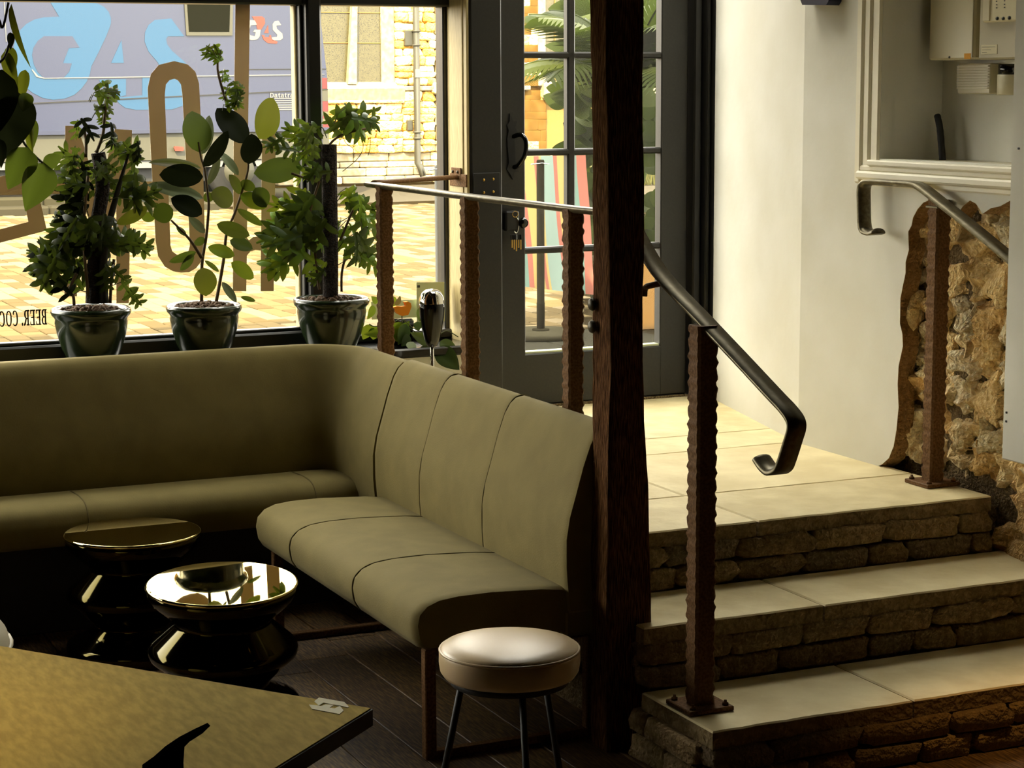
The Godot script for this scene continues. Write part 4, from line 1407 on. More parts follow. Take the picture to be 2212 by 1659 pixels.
func build_sofas() -> void:
	# short bench along the landing edge
	var s := thing("banquette", "olive velvet bench with three back panels standing against the landing edge", "sofa", Vector3(2.1, 0, -5.3))
	var back: Array = [[2.262, 0.34], [2.255, 0.40], [2.25, 0.46], [2.25, 0.54], [2.26, 0.60], [2.278, 0.66], [2.30, 0.735], [2.322, 0.795], [2.338, 0.822], [2.356, 0.838], [2.378, 0.842], [2.398, 0.834], [2.412, 0.812], [2.417, 0.77], [2.417, 0.34]]
	var seams := [5.603, 5.134]
	var vs: Array = []
	var v := 4.60
	while v < 5.99:
		vs.append(v)
		v += 0.03
	for q in seams:
		for o in [-0.012, -0.005, 0.0, 0.005, 0.012]:
			vs.append(q + o)
	for o in [0.004, 0.01, 0.018]:
		vs.append(4.60 + o)
		vs.append(5.985 - o)
	vs.append(5.985)
	vs.sort()
	var path: Array = []
	var nor: Array = []
	var pin: Array = []
	for w in vs:
		path.append([0.0, -w])
		nor.append([1.0, 0.0])
		var k := 1.0
		for q in seams:
			k -= 0.016 * exp(-pow((w - q) / 0.006, 2.0))
		var e: float = minf(w - 4.60, 5.985 - w)
		if e < 0.02:
			k -= 0.05 * pow(1.0 - maxf(e, 0.0) / 0.02, 2.0)
		pin.append(k)
	var bk := part("backrest", sweep(path, nor, back, pin), M.velvet, s)
	for q in seams:
		var pts: Array = []
		for i in range(1, 12):
			pts.append(Vector3(back[i][0] + 0.002, back[i][1] - 0.001, -q))
		part("seam", tube(smooth_path(pts, 3), 0.0026, 6), M.velvet_seam, bk)
	var seat: Array = [[2.30, 0.40], [2.262, 0.416], [2.2, 0.424], [2.05, 0.432], [1.95, 0.431], [1.895, 0.425], [1.86, 0.412], [1.838, 0.39], [1.832, 0.362], [1.838, 0.325], [1.852, 0.302], [1.88, 0.296], [2.30, 0.296]]
	var sseams := [5.589, 5.056]
	vs.clear()
	v = 4.61
	while v < 5.93:
		vs.append(v)
		v += 0.03
	for q in sseams:
		for o in [-0.012, -0.005, 0.0, 0.005, 0.012]:
			vs.append(q + o)
	for o in [0.005, 0.012, 0.022]:
		vs.append(4.61 + o)
		vs.append(5.935 - o)
	vs.append(5.935)
	vs.sort()
	path.clear()
	nor.clear()
	pin.clear()
	for w in vs:
		path.append([0.0, -w])
		nor.append([1.0, 0.0])
		var k := 1.0
		for q in sseams:
			k -= 0.012 * exp(-pow((w - q) / 0.006, 2.0))
		var e: float = minf(w - 4.61, 5.935 - w)
		if e < 0.03:
			k -= 0.07 * pow(1.0 - maxf(e, 0.0) / 0.03, 2.0)
		pin.append(k)
	var se := part("seat", sweep(path, nor, seat, pin), M.velvet, s)
	for q in sseams:
		var pts: Array = []
		for i in range(1, 11):
			pts.append(Vector3(seat[i][0] + 0.001, seat[i][1] - 0.0012, -q))
		part("seam", tube(smooth_path(pts, 3), 0.0024, 6), M.velvet_seam, se)
	slab("side_panel", s, M.velvet, Vector3(2.25, 0.285, -4.605), Vector3(2.415, 0.36, -5.98), 0.01)
	for z in [-4.65, -5.88]:
		var f := part("sled_frame", cbox(0.03, 0.29, 0.03, 0.003), M.iron, s, at(1.888, 0.145, z))
		slab("foot_rail", f, M.iron, Vector3(1.9, 0.0, z - 0.015), Vector3(2.36, 0.022, z + 0.015), 0.003)
		slab("rear_leg", f, M.iron, Vector3(2.33, 0.0, z - 0.015), Vector3(2.36, 0.29, z + 0.015), 0.003)
		slab("top_bar", f, M.iron, Vector3(1.9, 0.272, z - 0.015), Vector3(2.36, 0.295, z + 0.015), 0.003)
	# long bench under the window with its return at the corner
	var l := thing("corner_banquette", "long olive velvet corner bench in shade under the big window", "sofa", Vector3(1.0, 0, -6.35))
	var prof: Array = []
	for q in back:
		prof.append([q[0] - 2.25, 0.34 + (q[1] - 0.34) * 0.985])
	path.clear()
	nor.clear()
	for i in 29:
		path.append([-0.8 + 2.95 * i / 28.0, -6.43])
		nor.append([0.0, -1.0])
	for i in range(1, 12):
		var a := PI / 2 * (1.0 - i / 12.0)
		path.append([2.15 + 0.1 * cos(a), -6.33 - 0.1 * sin(a)])
		nor.append([cos(a), -sin(a)])
	for i in 8:
		path.append([2.25, -6.33 + 0.335 * i / 7.0])
		nor.append([1.0, 0.0])
	part("backrest", sweep(path, nor, prof), M.velvet, l)
	var ls: Array = [[6.50, 0.40], [6.46, 0.416], [6.40, 0.426], [6.28, 0.432], [6.21, 0.428], [6.175, 0.415], [6.155, 0.39], [6.15, 0.36], [6.155, 0.325], [6.17, 0.30], [6.50, 0.30]]
	path.clear()
	nor.clear()
	for i in 20:
		path.append([-0.8 + 3.08 * i / 19.0, 0.0])
		nor.append([0.0, -1.0])
	var lse := part("seat", sweep(path, nor, ls), M.velvet, l)
	for sx in [1.371, 2.113]:
		var pts: Array = []
		for i in range(1, 9):
			pts.append(Vector3(sx, ls[i][1], -ls[i][0] - 0.001))
		part("seam", tube(smooth_path(pts, 3), 0.0024, 6), M.velvet_seam, lse)
	slab("plinth", l, M.black_matt, Vector3(-0.78, 0.0, -6.28), Vector3(2.3, 0.3, -6.5), 0.004)
	slab("back_frame", l, M.black_matt, Vector3(-0.78, 0.0, -6.5), Vector3(2.38, 0.36, -6.58), 0.004)

func build_tables() -> void:
	# gold side tables, turned in one piece
	var top: Array = [[0.0, 0.38], [0.1, 0.38], [0.19, 0.38], [0.199, 0.38], [0.2005, 0.38], [0.2035, 0.3785], [0.205, 0.375], [0.2035, 0.3715], [0.0, 0.3715]]
	var base: Array = [[0.0, 0.372], [0.2, 0.372], [0.2, 0.352], [0.19, 0.334], [0.168, 0.312], [0.135, 0.284], [0.128, 0.276], [0.132, 0.268], [0.19, 0.216], [0.2, 0.204], [0.203, 0.192], [0.199, 0.18], [0.188, 0.17], [0.13, 0.112], [0.122, 0.102], [0.124, 0.094], [0.16, 0.066], [0.19, 0.05], [0.204, 0.044], [0.207, 0.036], [0.207, 0.012], [0.2, 0.0], [0.0, 0.0]]
	var g := thing("gold_table", "mirror gold turned side table reflecting the rubber plant, beside the bench seat", "side table", Vector3(1.517, 0, -5.217), "turned gold side tables")
	part("tabletop", lathe(top, 72), M.gold_mirror, g, Transform3D(Basis.from_euler(Vector3(0, 0, 0)), Vector3(1.517, 0, -5.217)))
	part("pedestal", lathe(base, 56), M.bronze_mirror, g, at(1.517, 0, -5.217))
	var g2: Node3D = g.duplicate()
	g2.name = numbered("gold_table")
	add_child(g2)
	g.rotation = Vector3(0.054, 0, 0.015)
	g2.position = Vector3(1.452, 0, -5.93)
	g2.set_meta("label", "mirror gold turned side table with a dull plain top, close to the long bench")
	# stool
	var c := Vector3(1.857, 0, -4.085)
	var s := thing("stool", "round padded leather stool on thin black legs beside the timber post", "stool", c)
	var cu := part("seat", lathe([[0.0, 0.374], [0.13, 0.374], [0.15, 0.378], [0.158, 0.39], [0.161, 0.41], [0.1605, 0.43], [0.157, 0.441], [0.15, 0.447], [0.12, 0.454], [0.07, 0.459], [0.0, 0.461]], 56), M.tan_leather, s, at(c.x, 0, c.z))
	var ring: Array = []
	for i in 57:
		ring.append(c + Vector3(cos(TAU * i / 56) * 0.1585, 0.4375, sin(TAU * i / 56) * 0.1585))
	part("piping", tube(ring, 0.0032, 6), M.tan_leather, cu)
	part("seat_ring", lathe([[0.1, 0.36], [0.135, 0.36], [0.135, 0.376], [0.1, 0.376], [0.1, 0.36]], 32), M.black_matt, s, at(c.x, 0, c.z))
	for a in [-0.35, -0.35 + TAU / 3.0, -0.35 - TAU / 3.0]:
		part("leg", tube([c + Vector3(cos(a) * 0.11, 0.365, sin(a) * 0.11), c + Vector3(cos(a) * 0.185, 0.0, sin(a) * 0.185)], 0.0085, 8), M.black_matt, s)
	# wooden table close to the camera
	var cn := [Vector2(1.066, 2.856), Vector2(0.229, 3.979), Vector2(-0.507, 3.302), Vector2(0.33, 2.179)]
	var tb := thing("wooden_table", "plain wooden table with dark edge and a pale hexagon mark near its corner", "table", Vector3(0.3, 0, -3.1))
	var flat: Array = []
	var flat2: Array = []
	var mid := Vector2(0.28, 3.08)
	for p in cn:
		flat.append_array([p.x, -p.y])
		var ip: Vector2 = p + (mid - p) * 0.004
		flat2.append_array([ip.x, -ip.y])
	part("edge", plate(flat, 0.026, floor_frame(0.7225)), M.black_matt, tb)
	var tp := part("tabletop", plate(flat2, 0.004, floor_frame(0.7465)), M.table_top, tb)
	for q in [[1.008, 2.941, 1.036, 2.902, 1.034, 2.876, 1.031, 2.873, 1.024, 2.887, 1.016, 2.896, 1.006, 2.912, 0.994, 2.902, 0.995, 2.926], [0.982, 2.913, 0.994, 2.901, 0.996, 2.897, 1.005, 2.903, 1.014, 2.897, 1.014, 2.892, 1.005, 2.883, 1.011, 2.877, 1.023, 2.886, 1.02, 2.861, 1.008, 2.847, 0.979, 2.89]]:
		var fz: Array = []
		for i in range(0, q.size(), 2):
			fz.append_array([q[i], -q[i + 1]])
		part("mark", plate(fz, 0.0012, floor_frame(0.7502)), M.table_logo, tp)
	part("pedestal", lathe([[0.0, 0.0], [0.28, 0.0], [0.28, 0.012], [0.05, 0.03], [0.04, 0.06], [0.04, 0.70], [0.12, 0.722], [0.0, 0.722]], 28), M.black_matt, tb, at(0.28, 0, -3.08))
	# black curved ornament on the table, mostly below the frame
	single("table_ornament", "black curved blade-like ornament standing on the wooden table, its pointed tip up", "ornament", plate([0.628, 0.791, 0.63, 0.815, 0.646, 0.824, 0.662, 0.836, 0.681, 0.846, 0.702, 0.854, 0.72, 0.86, 0.709, 0.851, 0.691, 0.842, 0.684, 0.836, 0.682, 0.815, 0.682, 0.783], 0.014, Transform3D(Basis(), Vector3(0, 0, -2.56))), M.dull_black)
	# pale tub chair, only its rounded side in view
	var ac := Vector3(0.47, 0, -4.4)
	var ch := thing("tub_chair", "cream leather tub chair with a piped seam behind the wooden table", "chair", ac)
	var sh := part("shell", lathe([[0.0, 0.1], [0.26, 0.1], [0.3, 0.16], [0.325, 0.34], [0.33, 0.48], [0.318, 0.54], [0.29, 0.58], [0.26, 0.585], [0.24, 0.56], [0.235, 0.42], [0.0, 0.41]], 48), M.cream_leather, ch, at(ac.x, 0, ac.z))
	var pr: Array = []
	for i in 49:
		pr.append(ac + Vector3(cos(TAU * i / 48) * 0.326, 0.515, sin(TAU * i / 48) * 0.326))
	part("piping", tube(pr, 0.005, 6), M.cream_leather, sh)
	for k in 4:
		var a := PI / 4 + PI / 2 * k
		part("leg", tube([ac + Vector3(cos(a) * 0.2, 0.11, sin(a) * 0.2), ac + Vector3(cos(a) * 0.23, 0, sin(a) * 0.23)], [0.015, 0.01], 8), M.black_matt, ch)

# ---------------------------------------------------------------- plants
func leaf_mesh(w: float, curl: float, fold: float, tip := 0.75, skew := 0.8) -> ArrayMesh:
	var key := "leaf%.2f_%.2f_%.2f_%.2f_%.2f" % [w, curl, fold, tip, skew]
	if cache.has(key):
		return cache[key]
	var rows: Array = []
	for i in 13:
		var t := i / 12.0
		var hw := 0.5 * w * pow(maxf(sin(PI * pow(t, skew)), 0.0), tip)
		if i == 12:
			hw = 0.0
		var row: Array = []
		for k in 7:
			var s := k / 3.0 - 1.0
			row.append(Vector3(s * hw, t, -curl * (t * t - t * 0.4) + fold * absf(s) * hw - 0.06 * s * s * hw))
		rows.append(row)
	var st := begin(true)
	add_grid(st, rows, Vector3(0, 0, 1))
	cache[key] = done(st)
	return cache[key]

# leaf cut into fingers, unit length
func cut_leaf(kind: int) -> ArrayMesh:
	var key := "cut%d" % kind
	if cache.has(key):
		return cache[key]
	rng.seed = 70 + kind
	var st := begin(true)
	var droop := 0.25 + 0.1 * (kind % 3)
	var mid := func(t: float) -> Vector3: return Vector3(0, t, -droop * t * t)
	for s in [-1.0, 1.0]:
		var rows: Array = []
		for i in 7:
			var t := i / 6.0
			var p: Vector3 = mid.call(t)
			var hw := 0.085 * sin(PI * (0.15 + 0.8 * t)) + 0.015
			rows.append([p, p + Vector3(s * hw * 0.5, 0.01, 0.02), p + Vector3(s * hw, 0.02, 0.025)])
		add_grid(st, rows, Vector3(0, 0, 1))
		for i in 3:
			var t := 0.08 + 0.29 * i
			var ln := (0.48 - 0.07 * absf(i - 0.9)) * (0.85 + rng.randf() * 0.3)
			var w := 0.08 + 0.025 * rng.randf()
			var a := 0.2 + 0.32 * i
			var d := Vector3(s * cos(a), sin(a), -0.1).normalized()
			var b: Vector3 = (mid.call(t + 0.05) as Vector3) + Vector3(s * 0.06, 0, 0.02)
			var side := Vector3(-s * sin(a), cos(a), 0)
			var fr: Array = []
			for k in 6:
				var f := k / 5.0
				var c := b + d * ln * f + Vector3(0, -0.12 * f * f * ln, -0.35 * f * f * ln)
				var hw := w * (0.8 + 0.7 * f) * (1.0 - pow(f, 3.0))
				fr.append([c - side * hw, c + Vector3(0, 0, 0.015), c + side * hw])
			add_grid(st, fr, Vector3(0, 0, 1))
	cache[key] = done(st)
	return cache[key]

func put_leaf(parent: Node3D, mesh: Mesh, base: Vector3, tip: Vector3, w: float, roll: float, mat: Material) -> MeshInstance3D:
	var y := tip - base
	var ln := y.length()
	y /= ln
	var z := Vector3(0.25, 0.1, 1.0)
	z = (z - y * z.dot(y)).normalized().rotated(y, roll)
	var x := y.cross(z)
	return part("leaf", mesh, mat, parent, Transform3D(Basis(x * w, y * ln, z * ln), base))

func potted(called: String, label: String, c: Vector3, k: float) -> Node3D:
	var t := thing(called, label, "potted plant", c, "")
	part("pot", lathe([[0.0, 0.0], [0.072, 0.0], [0.077, 0.004], [0.083, 0.015], [0.1, 0.052], [0.115, 0.1], [0.1215, 0.14], [0.1195, 0.151], [0.1225, 0.157], [0.13, 0.165], [0.134, 0.175], [0.1325, 0.184], [0.126, 0.189], [0.119, 0.186], [0.115, 0.175], [0.113, 0.160], [0.0, 0.160]], 48), M.glaze, t, Transform3D(Basis.from_scale(Vector3.ONE * k), c))
	rng.seed = int(c.x * 1000)
	var xfs: Array = []
	for i in 170:
		var a := rng.randf() * TAU
		var r := sqrt(rng.randf()) * 0.108 * k
		var s := 0.012 + rng.randf() * 0.012
		xfs.append(Transform3D(Basis.from_euler(Vector3(rng.randf() * 3, rng.randf() * 3, 0)) * Basis.from_scale(Vector3.ONE * s), c + Vector3(cos(a) * r, k * 0.166 + rng.randf() * 0.012 + 0.012 * (1.0 - r / 0.11), sin(a) * r)))
	many("clay_pebbles", stone(3, 5, 7, 0.8, 0.15), M.clay_pebble, xfs, t)
	return t

func scatter(t: Node3D, groups: Array, axis: Vector3, mats: Array) -> void:
	for g in groups:
		var c := Vector3(g[0], g[1], g[2])
		for i in ceili(g[5] * 0.68):
			var o := Vector3(rng.randf() * 2.0 - 1.0, rng.randf() * 2.0 - 1.0, 0)
			if o.length() > 1.0:
				o = o.normalized() * rng.randf()
			var p := c + Vector3(o.x * g[3], o.y * g[4], (rng.randf() - 0.5) * minf(0.16, g[3] * 2.0 + 0.05))
			p.z = maxf(p.z, -6.885)
			var out := Vector3(p.x - axis.x, 0.12 - rng.randf() * 0.5, (p.z - axis.z) * 0.6).normalized()
			out = (out * Vector3(1.0, 0.8, 0.5) + Vector3(rng.randf() - 0.5, rng.randf() - 0.55, rng.randf() - 0.5) * 0.9).normalized()
			var ln: float = g[6] * (1.1 + rng.randf() * 0.55)
			var b := p - out * ln * 0.5
			var e := p + out * ln * 0.5
			e.z = maxf(e.z, -6.905)
			b.z = maxf(b.z, -6.905)
			put_leaf(t, cut_leaf(rng.randi() % 5), b, e, ln * (0.75 + rng.randf() * 0.3), (rng.randf() - 0.5) * 1.2, M["leaf_%d" % mats[rng.randi() % mats.size()]])
			if i % 3 == 0:
				var sp := Vector3(axis.x, maxf(p.y - 0.03, axis.y + 0.02), axis.z).lerp(b, 0.25)
				part("leaf_stalk", tube([sp, sp.lerp(b, 0.5) + Vector3(0, 0.012, 0), b], 0.0016, 5), M.stem_green, t)

func build_plants() -> void:
	# climbing plant on a coir pole, by the lettering
	var c1 := Vector3(1.543, 0.782, -6.78)
	var p1 := potted("climbing_plant", "bushy cut-leaf climber in a green glazed pot under the letter M", c1, 1.0)
	part("moss_pole", tube(smooth_path([Vector3(1.549, 0.984, -6.78), Vector3(1.561, 1.132, -6.78), Vector3(1.578, 1.271, -6.78), Vector3(1.597, 1.378, -6.78), Vector3(1.585, 1.486, -6.78)], 5), 0.024, 12), M.coir, p1)
	part("moss_pole", tube(smooth_path([Vector3(1.584, 0.985, -6.76), Vector3(1.583, 1.101, -6.76), Vector3(1.603, 1.225, -6.76), Vector3(1.648, 1.378, -6.76), Vector3(1.687, 1.493, -6.76)], 5), [0.016, 0.016, 0.016, 0.016, 0.016, 0.015, 0.015, 0.014, 0.014, 0.013, 0.012, 0.011, 0.011, 0.01, 0.009, 0.008, 0.007, 0.006, 0.005, 0.004, 0.003], 8), M.stem_dark, p1)
	for q in [[Vector3(1.579, 1.486, -6.78), Vector3(1.603, 1.547, -6.78), Vector3(1.611, 1.608, -6.78), Vector3(1.626, 1.684, -6.78)], [Vector3(1.478, 0.984, -6.74), Vector3(1.476, 1.015, -6.74), Vector3(1.465, 1.038, -6.74), Vector3(1.49, 1.091, -6.74)], [Vector3(1.604, 0.984, -6.76), Vector3(1.61, 1.054, -6.76), Vector3(1.622, 1.131, -6.76)], [Vector3(1.543, 1.472, -6.78), Vector3(1.546, 1.533, -6.78), Vector3(1.538, 1.563, -6.78)], [Vector3(1.526, 1.012, -6.74), Vector3(1.518, 1.229, -6.74), Vector3(1.539, 1.412, -6.74)]]:
		part("stem", tube(smooth_path(q, 4), 0.0055, 7), M.stem, p1)
	rng.seed = 1001
	var g1: Array = [[1.62, 1.677, -6.77, 0.025, 0.022, 5, 0.055], [1.612, 1.608, -6.77, 0.018, 0.025, 3, 0.046], [1.533, 1.567, -6.77, 0.018, 0.012, 2, 0.058], [1.651, 1.531, -6.77, 0.028, 0.031, 4, 0.056], [1.509, 1.465, -6.77, 0.031, 0.018, 4, 0.058], [1.508, 1.415, -6.77, 0.034, 0.034, 8, 0.064], [1.7, 1.477, -6.77, 0.025, 0.034, 6, 0.065], [1.51, 1.35, -6.77, 0.034, 0.049, 10, 0.068], [1.704, 1.353, -6.77, 0.037, 0.025, 7, 0.084], [1.48, 1.274, -6.77, 0.043, 0.028, 7, 0.068], [1.422, 1.169, -6.77, 0.064, 0.049, 13, 0.089], [1.501, 1.228, -6.77, 0.049, 0.049, 12, 0.077], [1.389, 1.112, -6.77, 0.037, 0.025, 5, 0.089], [1.554, 1.195, -6.77, 0.056, 0.065, 13, 0.077], [1.633, 1.2, -6.77, 0.047, 0.05, 11, 0.078], [1.719, 1.186, -6.77, 0.025, 0.016, 2, 0.086], [1.473, 1.074, -6.77, 0.049, 0.031, 7, 0.074], [1.59, 1.085, -6.77, 0.04, 0.04, 6, 0.062], [1.666, 1.003, -6.77, 0.025, 0.016, 2, 0.069], [1.605, 1.402, -6.77, 0.031, 0.056, 8, 0.062]]
	scatter(p1, g1, c1 + Vector3(0.01, 0.17, 0.0), [0, 0, 5, 7, 7, 1])
	# rubber plant
	var c2 := Vector3(1.928, 0.782, -6.76)
	var p2 := potted("rubber_plant", "rubber plant with big glossy oval leaves in a green glazed pot", c2, 0.97)
	for q in [[Vector3(1.92, 0.972, -6.76), Vector3(1.925, 1.103, -6.76), Vector3(1.943, 1.199, -6.76), Vector3(1.954, 1.3, -6.76), Vector3(1.952, 1.332, -6.76), Vector3(1.943, 1.422, -6.76), Vector3(1.931, 1.464, -6.76), Vector3(1.924, 1.517, -6.76)], [Vector3(1.978, 0.97, -6.78), Vector3(2.007, 1.109, -6.78), Vector3(2.021, 1.206, -6.78), Vector3(2.05, 1.269, -6.78), Vector3(2.086, 1.365, -6.78), Vector3(2.104, 1.434, -6.78), Vector3(2.089, 1.493, -6.78)], [Vector3(1.919, 1.126, -6.74), Vector3(1.877, 1.192, -6.74), Vector3(1.816, 1.257, -6.74)], [Vector3(2.043, 1.627, -6.79), Vector3(2.031, 1.659, -6.79), Vector3(2.006, 1.76, -6.79), Vector3(2.016, 1.823, -6.79)]]:
		var np: Array = smooth_path(q, 4)
		var rr: Array = []
		for i in np.size():
			rr.append(lerpf(0.0062, 0.003, float(i) / np.size()))
		part("stem", tube(np, rr, 8), M.stem, p2)
	var lv: Array = [
		[1.925, 1.482, -6.76, 1.917, 1.623, -6.78, 0.104, 0.1, 0],
		[1.942, 1.473, -6.8, 1.991, 1.605, -6.82, 0.057, 0.5, 3],
		[1.927, 1.434, -6.72, 2.014, 1.55, -6.69, 0.058, 0.5, 1],
		[2.085, 1.51, -6.74, 2.005, 1.636, -6.79, 0.094, 0.15, 1],
		[2.137, 1.524, -6.76, 2.214, 1.664, -6.8, 0.095, 0.15, 2],
		[2.073, 1.443, -6.67, 2.079, 1.543, -6.64, 0.081, 0.1, 1],
		[2.097, 1.41, -6.7, 2.294, 1.427, -6.74, 0.078, 0.1, 0],
		[1.932, 1.428, -6.76, 1.748, 1.461, -6.73, 0.036, 0.9, 4],
		[1.92, 1.402, -6.7, 1.776, 1.413, -6.72, 0.071, 0.1, 1],
		[1.93, 1.327, -6.74, 1.752, 1.383, -6.79, 0.048, 0.4, 3],
		[1.91, 1.277, -6.69, 1.812, 1.336, -6.71, 0.066, 0.2, 1],
		[1.819, 1.294, -6.72, 1.752, 1.272, -6.73, 0.062, 0.1, 0],
		[1.774, 1.267, -6.78, 1.728, 1.266, -6.8, 0.031, 0.1, 6],
		[2.041, 1.313, -6.76, 1.958, 1.345, -6.73, 0.069, 0.2, 4],
		[1.967, 1.344, -6.76, 1.943, 1.315, -6.77, 0.031, 0.5, 4],
		[2.077, 1.399, -6.81, 2.018, 1.486, -6.83, 0.036, 0.4, 3],
		[1.966, 1.369, -6.81, 2.01, 1.471, -6.79, 0.04, 0.7, 3],
		[2.075, 1.337, -6.78, 2.033, 1.405, -6.76, 0.04, 0.3, 4],
		[2.075, 1.38, -6.78, 2.12, 1.351, -6.76, 0.035, 0.8, 4],
		[2.063, 1.335, -6.75, 2.153, 1.293, -6.73, 0.049, 0.2, 6],
		[2.114, 1.359, -6.74, 2.151, 1.293, -6.73, 0.06, 0.2, 0],
		[2.053, 1.287, -6.76, 2.155, 1.224, -6.78, 0.027, 0.4, 4],
		[1.969, 1.24, -6.72, 2.08, 1.198, -6.7, 0.047, 0.3, 4]]
	lv.append_array([
		[2.018, 1.182, -6.735, 2.088, 1.155, -6.7, 0.044, -0.25, 0],
		[2.036, 1.128, -6.743, 1.95, 1.162, -6.765, 0.042, 0.159, 6],
		[2.025, 1.105, -6.75, 2.112, 1.046, -6.76, 0.046, 0.068, 6],
		[1.906, 1.098, -6.68, 1.911, 1.003, -6.66, 0.078, 0.1, 2],
		[1.907, 1.144, -6.766, 1.811, 1.114, -6.75, 0.028, -0.114, 5],
		[1.9, 1.138, -6.773, 1.848, 1.085, -6.745, 0.03, -0.205, 0],
		[1.94, 1.113, -6.781, 2.003, 1.068, -6.81, 0.016, 0.205, 4],
		[1.979, 1.043, -6.71, 2.021, 0.975, -6.68, 0.026, 0.3, 3],
		[2.055, 0.985, -6.747, 2.111, 0.968, -6.75, 0.016, 0.023, 7],
		[1.937, 1.209, -6.754, 1.881, 1.266, -6.745, 0.029, -0.068, 3],
		[1.938, 1.188, -6.762, 1.895, 1.174, -6.74, 0.026, -0.159, 7],
		[1.745, 1.3, -6.77, 1.633, 1.25, -6.735, 0.042, -0.25, 2],
		[1.787, 1.309, -6.777, 1.742, 1.304, -6.8, 0.016, 0.159, 4],
		[1.865, 1.203, -6.735, 1.836, 1.235, -6.745, 0.019, 0.068, 5]])
	var fat := leaf_mesh(1.0, 0.14, 0.12, 0.6, 0.95)
	for q in lv:
		var b := Vector3(q[0], q[1], q[2])
		var e := Vector3(q[3], q[4], q[5])
		b.z = maxf(b.z, -6.89)
		e.z = maxf(e.z, -6.89)
		put_leaf(p2, fat, b, e, q[6] * 1.12, q[7] * 0.6, M["leaf_%d" % int(q[8])])
	rng.seed = 1002
	scatter(p2, [[1.994, 1.804, -6.79, 0.022, 0.022, 7, 0.047], [2.063, 1.682, -6.79, 0.022, 0.028, 8, 0.044], [2.038, 1.737, -6.79, 0.008, 0.019, 2, 0.032], [2.071, 1.641, -6.79, 0.022, 0.013, 4, 0.041]], c2 + Vector3(0.08, 0.6, 0), [5, 6, 0])
	# second climber, beside the rail
	var c3 := Vector3(2.376, 0.782, -6.72)
	var p3 := potted("climbing_plant", "airy cut-leaf climber on a tall coir pole in a glazed pot beside the railing", c3, 1.0)
	part("moss_pole", tube(smooth_path([Vector3(2.373, 0.975, -6.72), Vector3(2.376, 1.169, -6.72), Vector3(2.376, 1.33, -6.72), Vector3(2.377, 1.503, -6.72)], 5), 0.027, 14), M.coir, p3)
	for q in [[Vector3(2.37, 1.493, -6.72), Vector3(2.401, 1.522, -6.72), Vector3(2.448, 1.542, -6.72), Vector3(2.513, 1.555, -6.72)], [Vector3(2.414, 0.989, -6.72), Vector3(2.416, 1.054, -6.72), Vector3(2.428, 1.103, -6.72)], [Vector3(2.325, 1.003, -6.7), Vector3(2.317, 1.068, -6.7), Vector3(2.311, 1.141, -6.7), Vector3(2.293, 1.254, -6.7), Vector3(2.333, 1.38, -6.7)], [Vector3(2.336, 1.372, -6.71), Vector3(2.286, 1.389, -6.71), Vector3(2.236, 1.406, -6.71)], [Vector3(2.405, 1.17, -6.7), Vector3(2.441, 1.249, -6.7), Vector3(2.458, 1.281, -6.7)]]:
		part("stem", tube(smooth_path(q, 4), 0.0045, 7), M.stem, p3)
	for q in [[Vector3(2.496, 1.536, -6.72), Vector3(2.502, 1.488, -6.72), Vector3(2.477, 1.448, -6.72), Vector3(2.425, 1.409, -6.72)], [Vector3(2.43, 1.526, -6.72), Vector3(2.44, 1.505, -6.72), Vector3(2.464, 1.489, -6.72), Vector3(2.467, 1.473, -6.72)], [Vector3(2.53, 1.525, -6.72), Vector3(2.528, 1.488, -6.72), Vector3(2.52, 1.462, -6.72)]]:
		part("aerial_root", tube(smooth_path(q, 4), 0.0013, 5), M.stem_dark, p3)
	rng.seed = 1003
	scatter(p3, [[2.424, 1.572, -6.72, 0.029, 0.019, 4, 0.083], [2.513, 1.581, -6.72, 0.048, 0.016, 8, 0.09], [2.284, 1.542, -6.72, 0.045, 0.013, 5, 0.067], [2.192, 1.515, -6.72, 0.019, 0.013, 2, 0.057], [2.274, 1.489, -6.72, 0.048, 0.016, 6, 0.07], [2.303, 1.409, -6.72, 0.026, 0.019, 4, 0.067], [2.245, 1.273, -6.72, 0.048, 0.035, 8, 0.093], [2.21, 1.207, -6.72, 0.035, 0.045, 7, 0.093], [2.276, 1.165, -6.72, 0.045, 0.039, 8, 0.09], [2.2, 1.112, -6.72, 0.029, 0.035, 4, 0.088], [2.323, 1.203, -6.72, 0.016, 0.058, 6, 0.071], [2.461, 1.296, -6.72, 0.039, 0.023, 6, 0.078], [2.508, 1.259, -6.72, 0.026, 0.042, 5, 0.078], [2.464, 1.166, -6.72, 0.055, 0.036, 9, 0.101], [2.524, 1.123, -6.72, 0.013, 0.046, 4, 0.075], [2.32, 1.058, -6.72, 0.013, 0.032, 3, 0.055]], c3 + Vector3(0, 0.17, 0), [6, 5, 8, 0, 6])
	# big-leaved plant trailing in from the side of the window
	var h0 := Vector3(1.023, 2.052, -6.5)
	var hp := thing("trailing_plant", "large arrow-leaved plant hanging in at the edge of the window", "hanging plant", h0)
	part("pot", lathe([[0.0, 0.0], [0.08, 0.0], [0.12, 0.14], [0.13, 0.15], [0.12, 0.15], [0.0, 0.13]], 28), M.glaze, hp, at(h0.x, h0.y - 0.05, h0.z))
	var top := Vector3(h0.x, 3.4, h0.z)
	part("cord", tube([h0 + Vector3(0, 0.1, 0), top], 0.004, 6), M.stem_dark, hp)
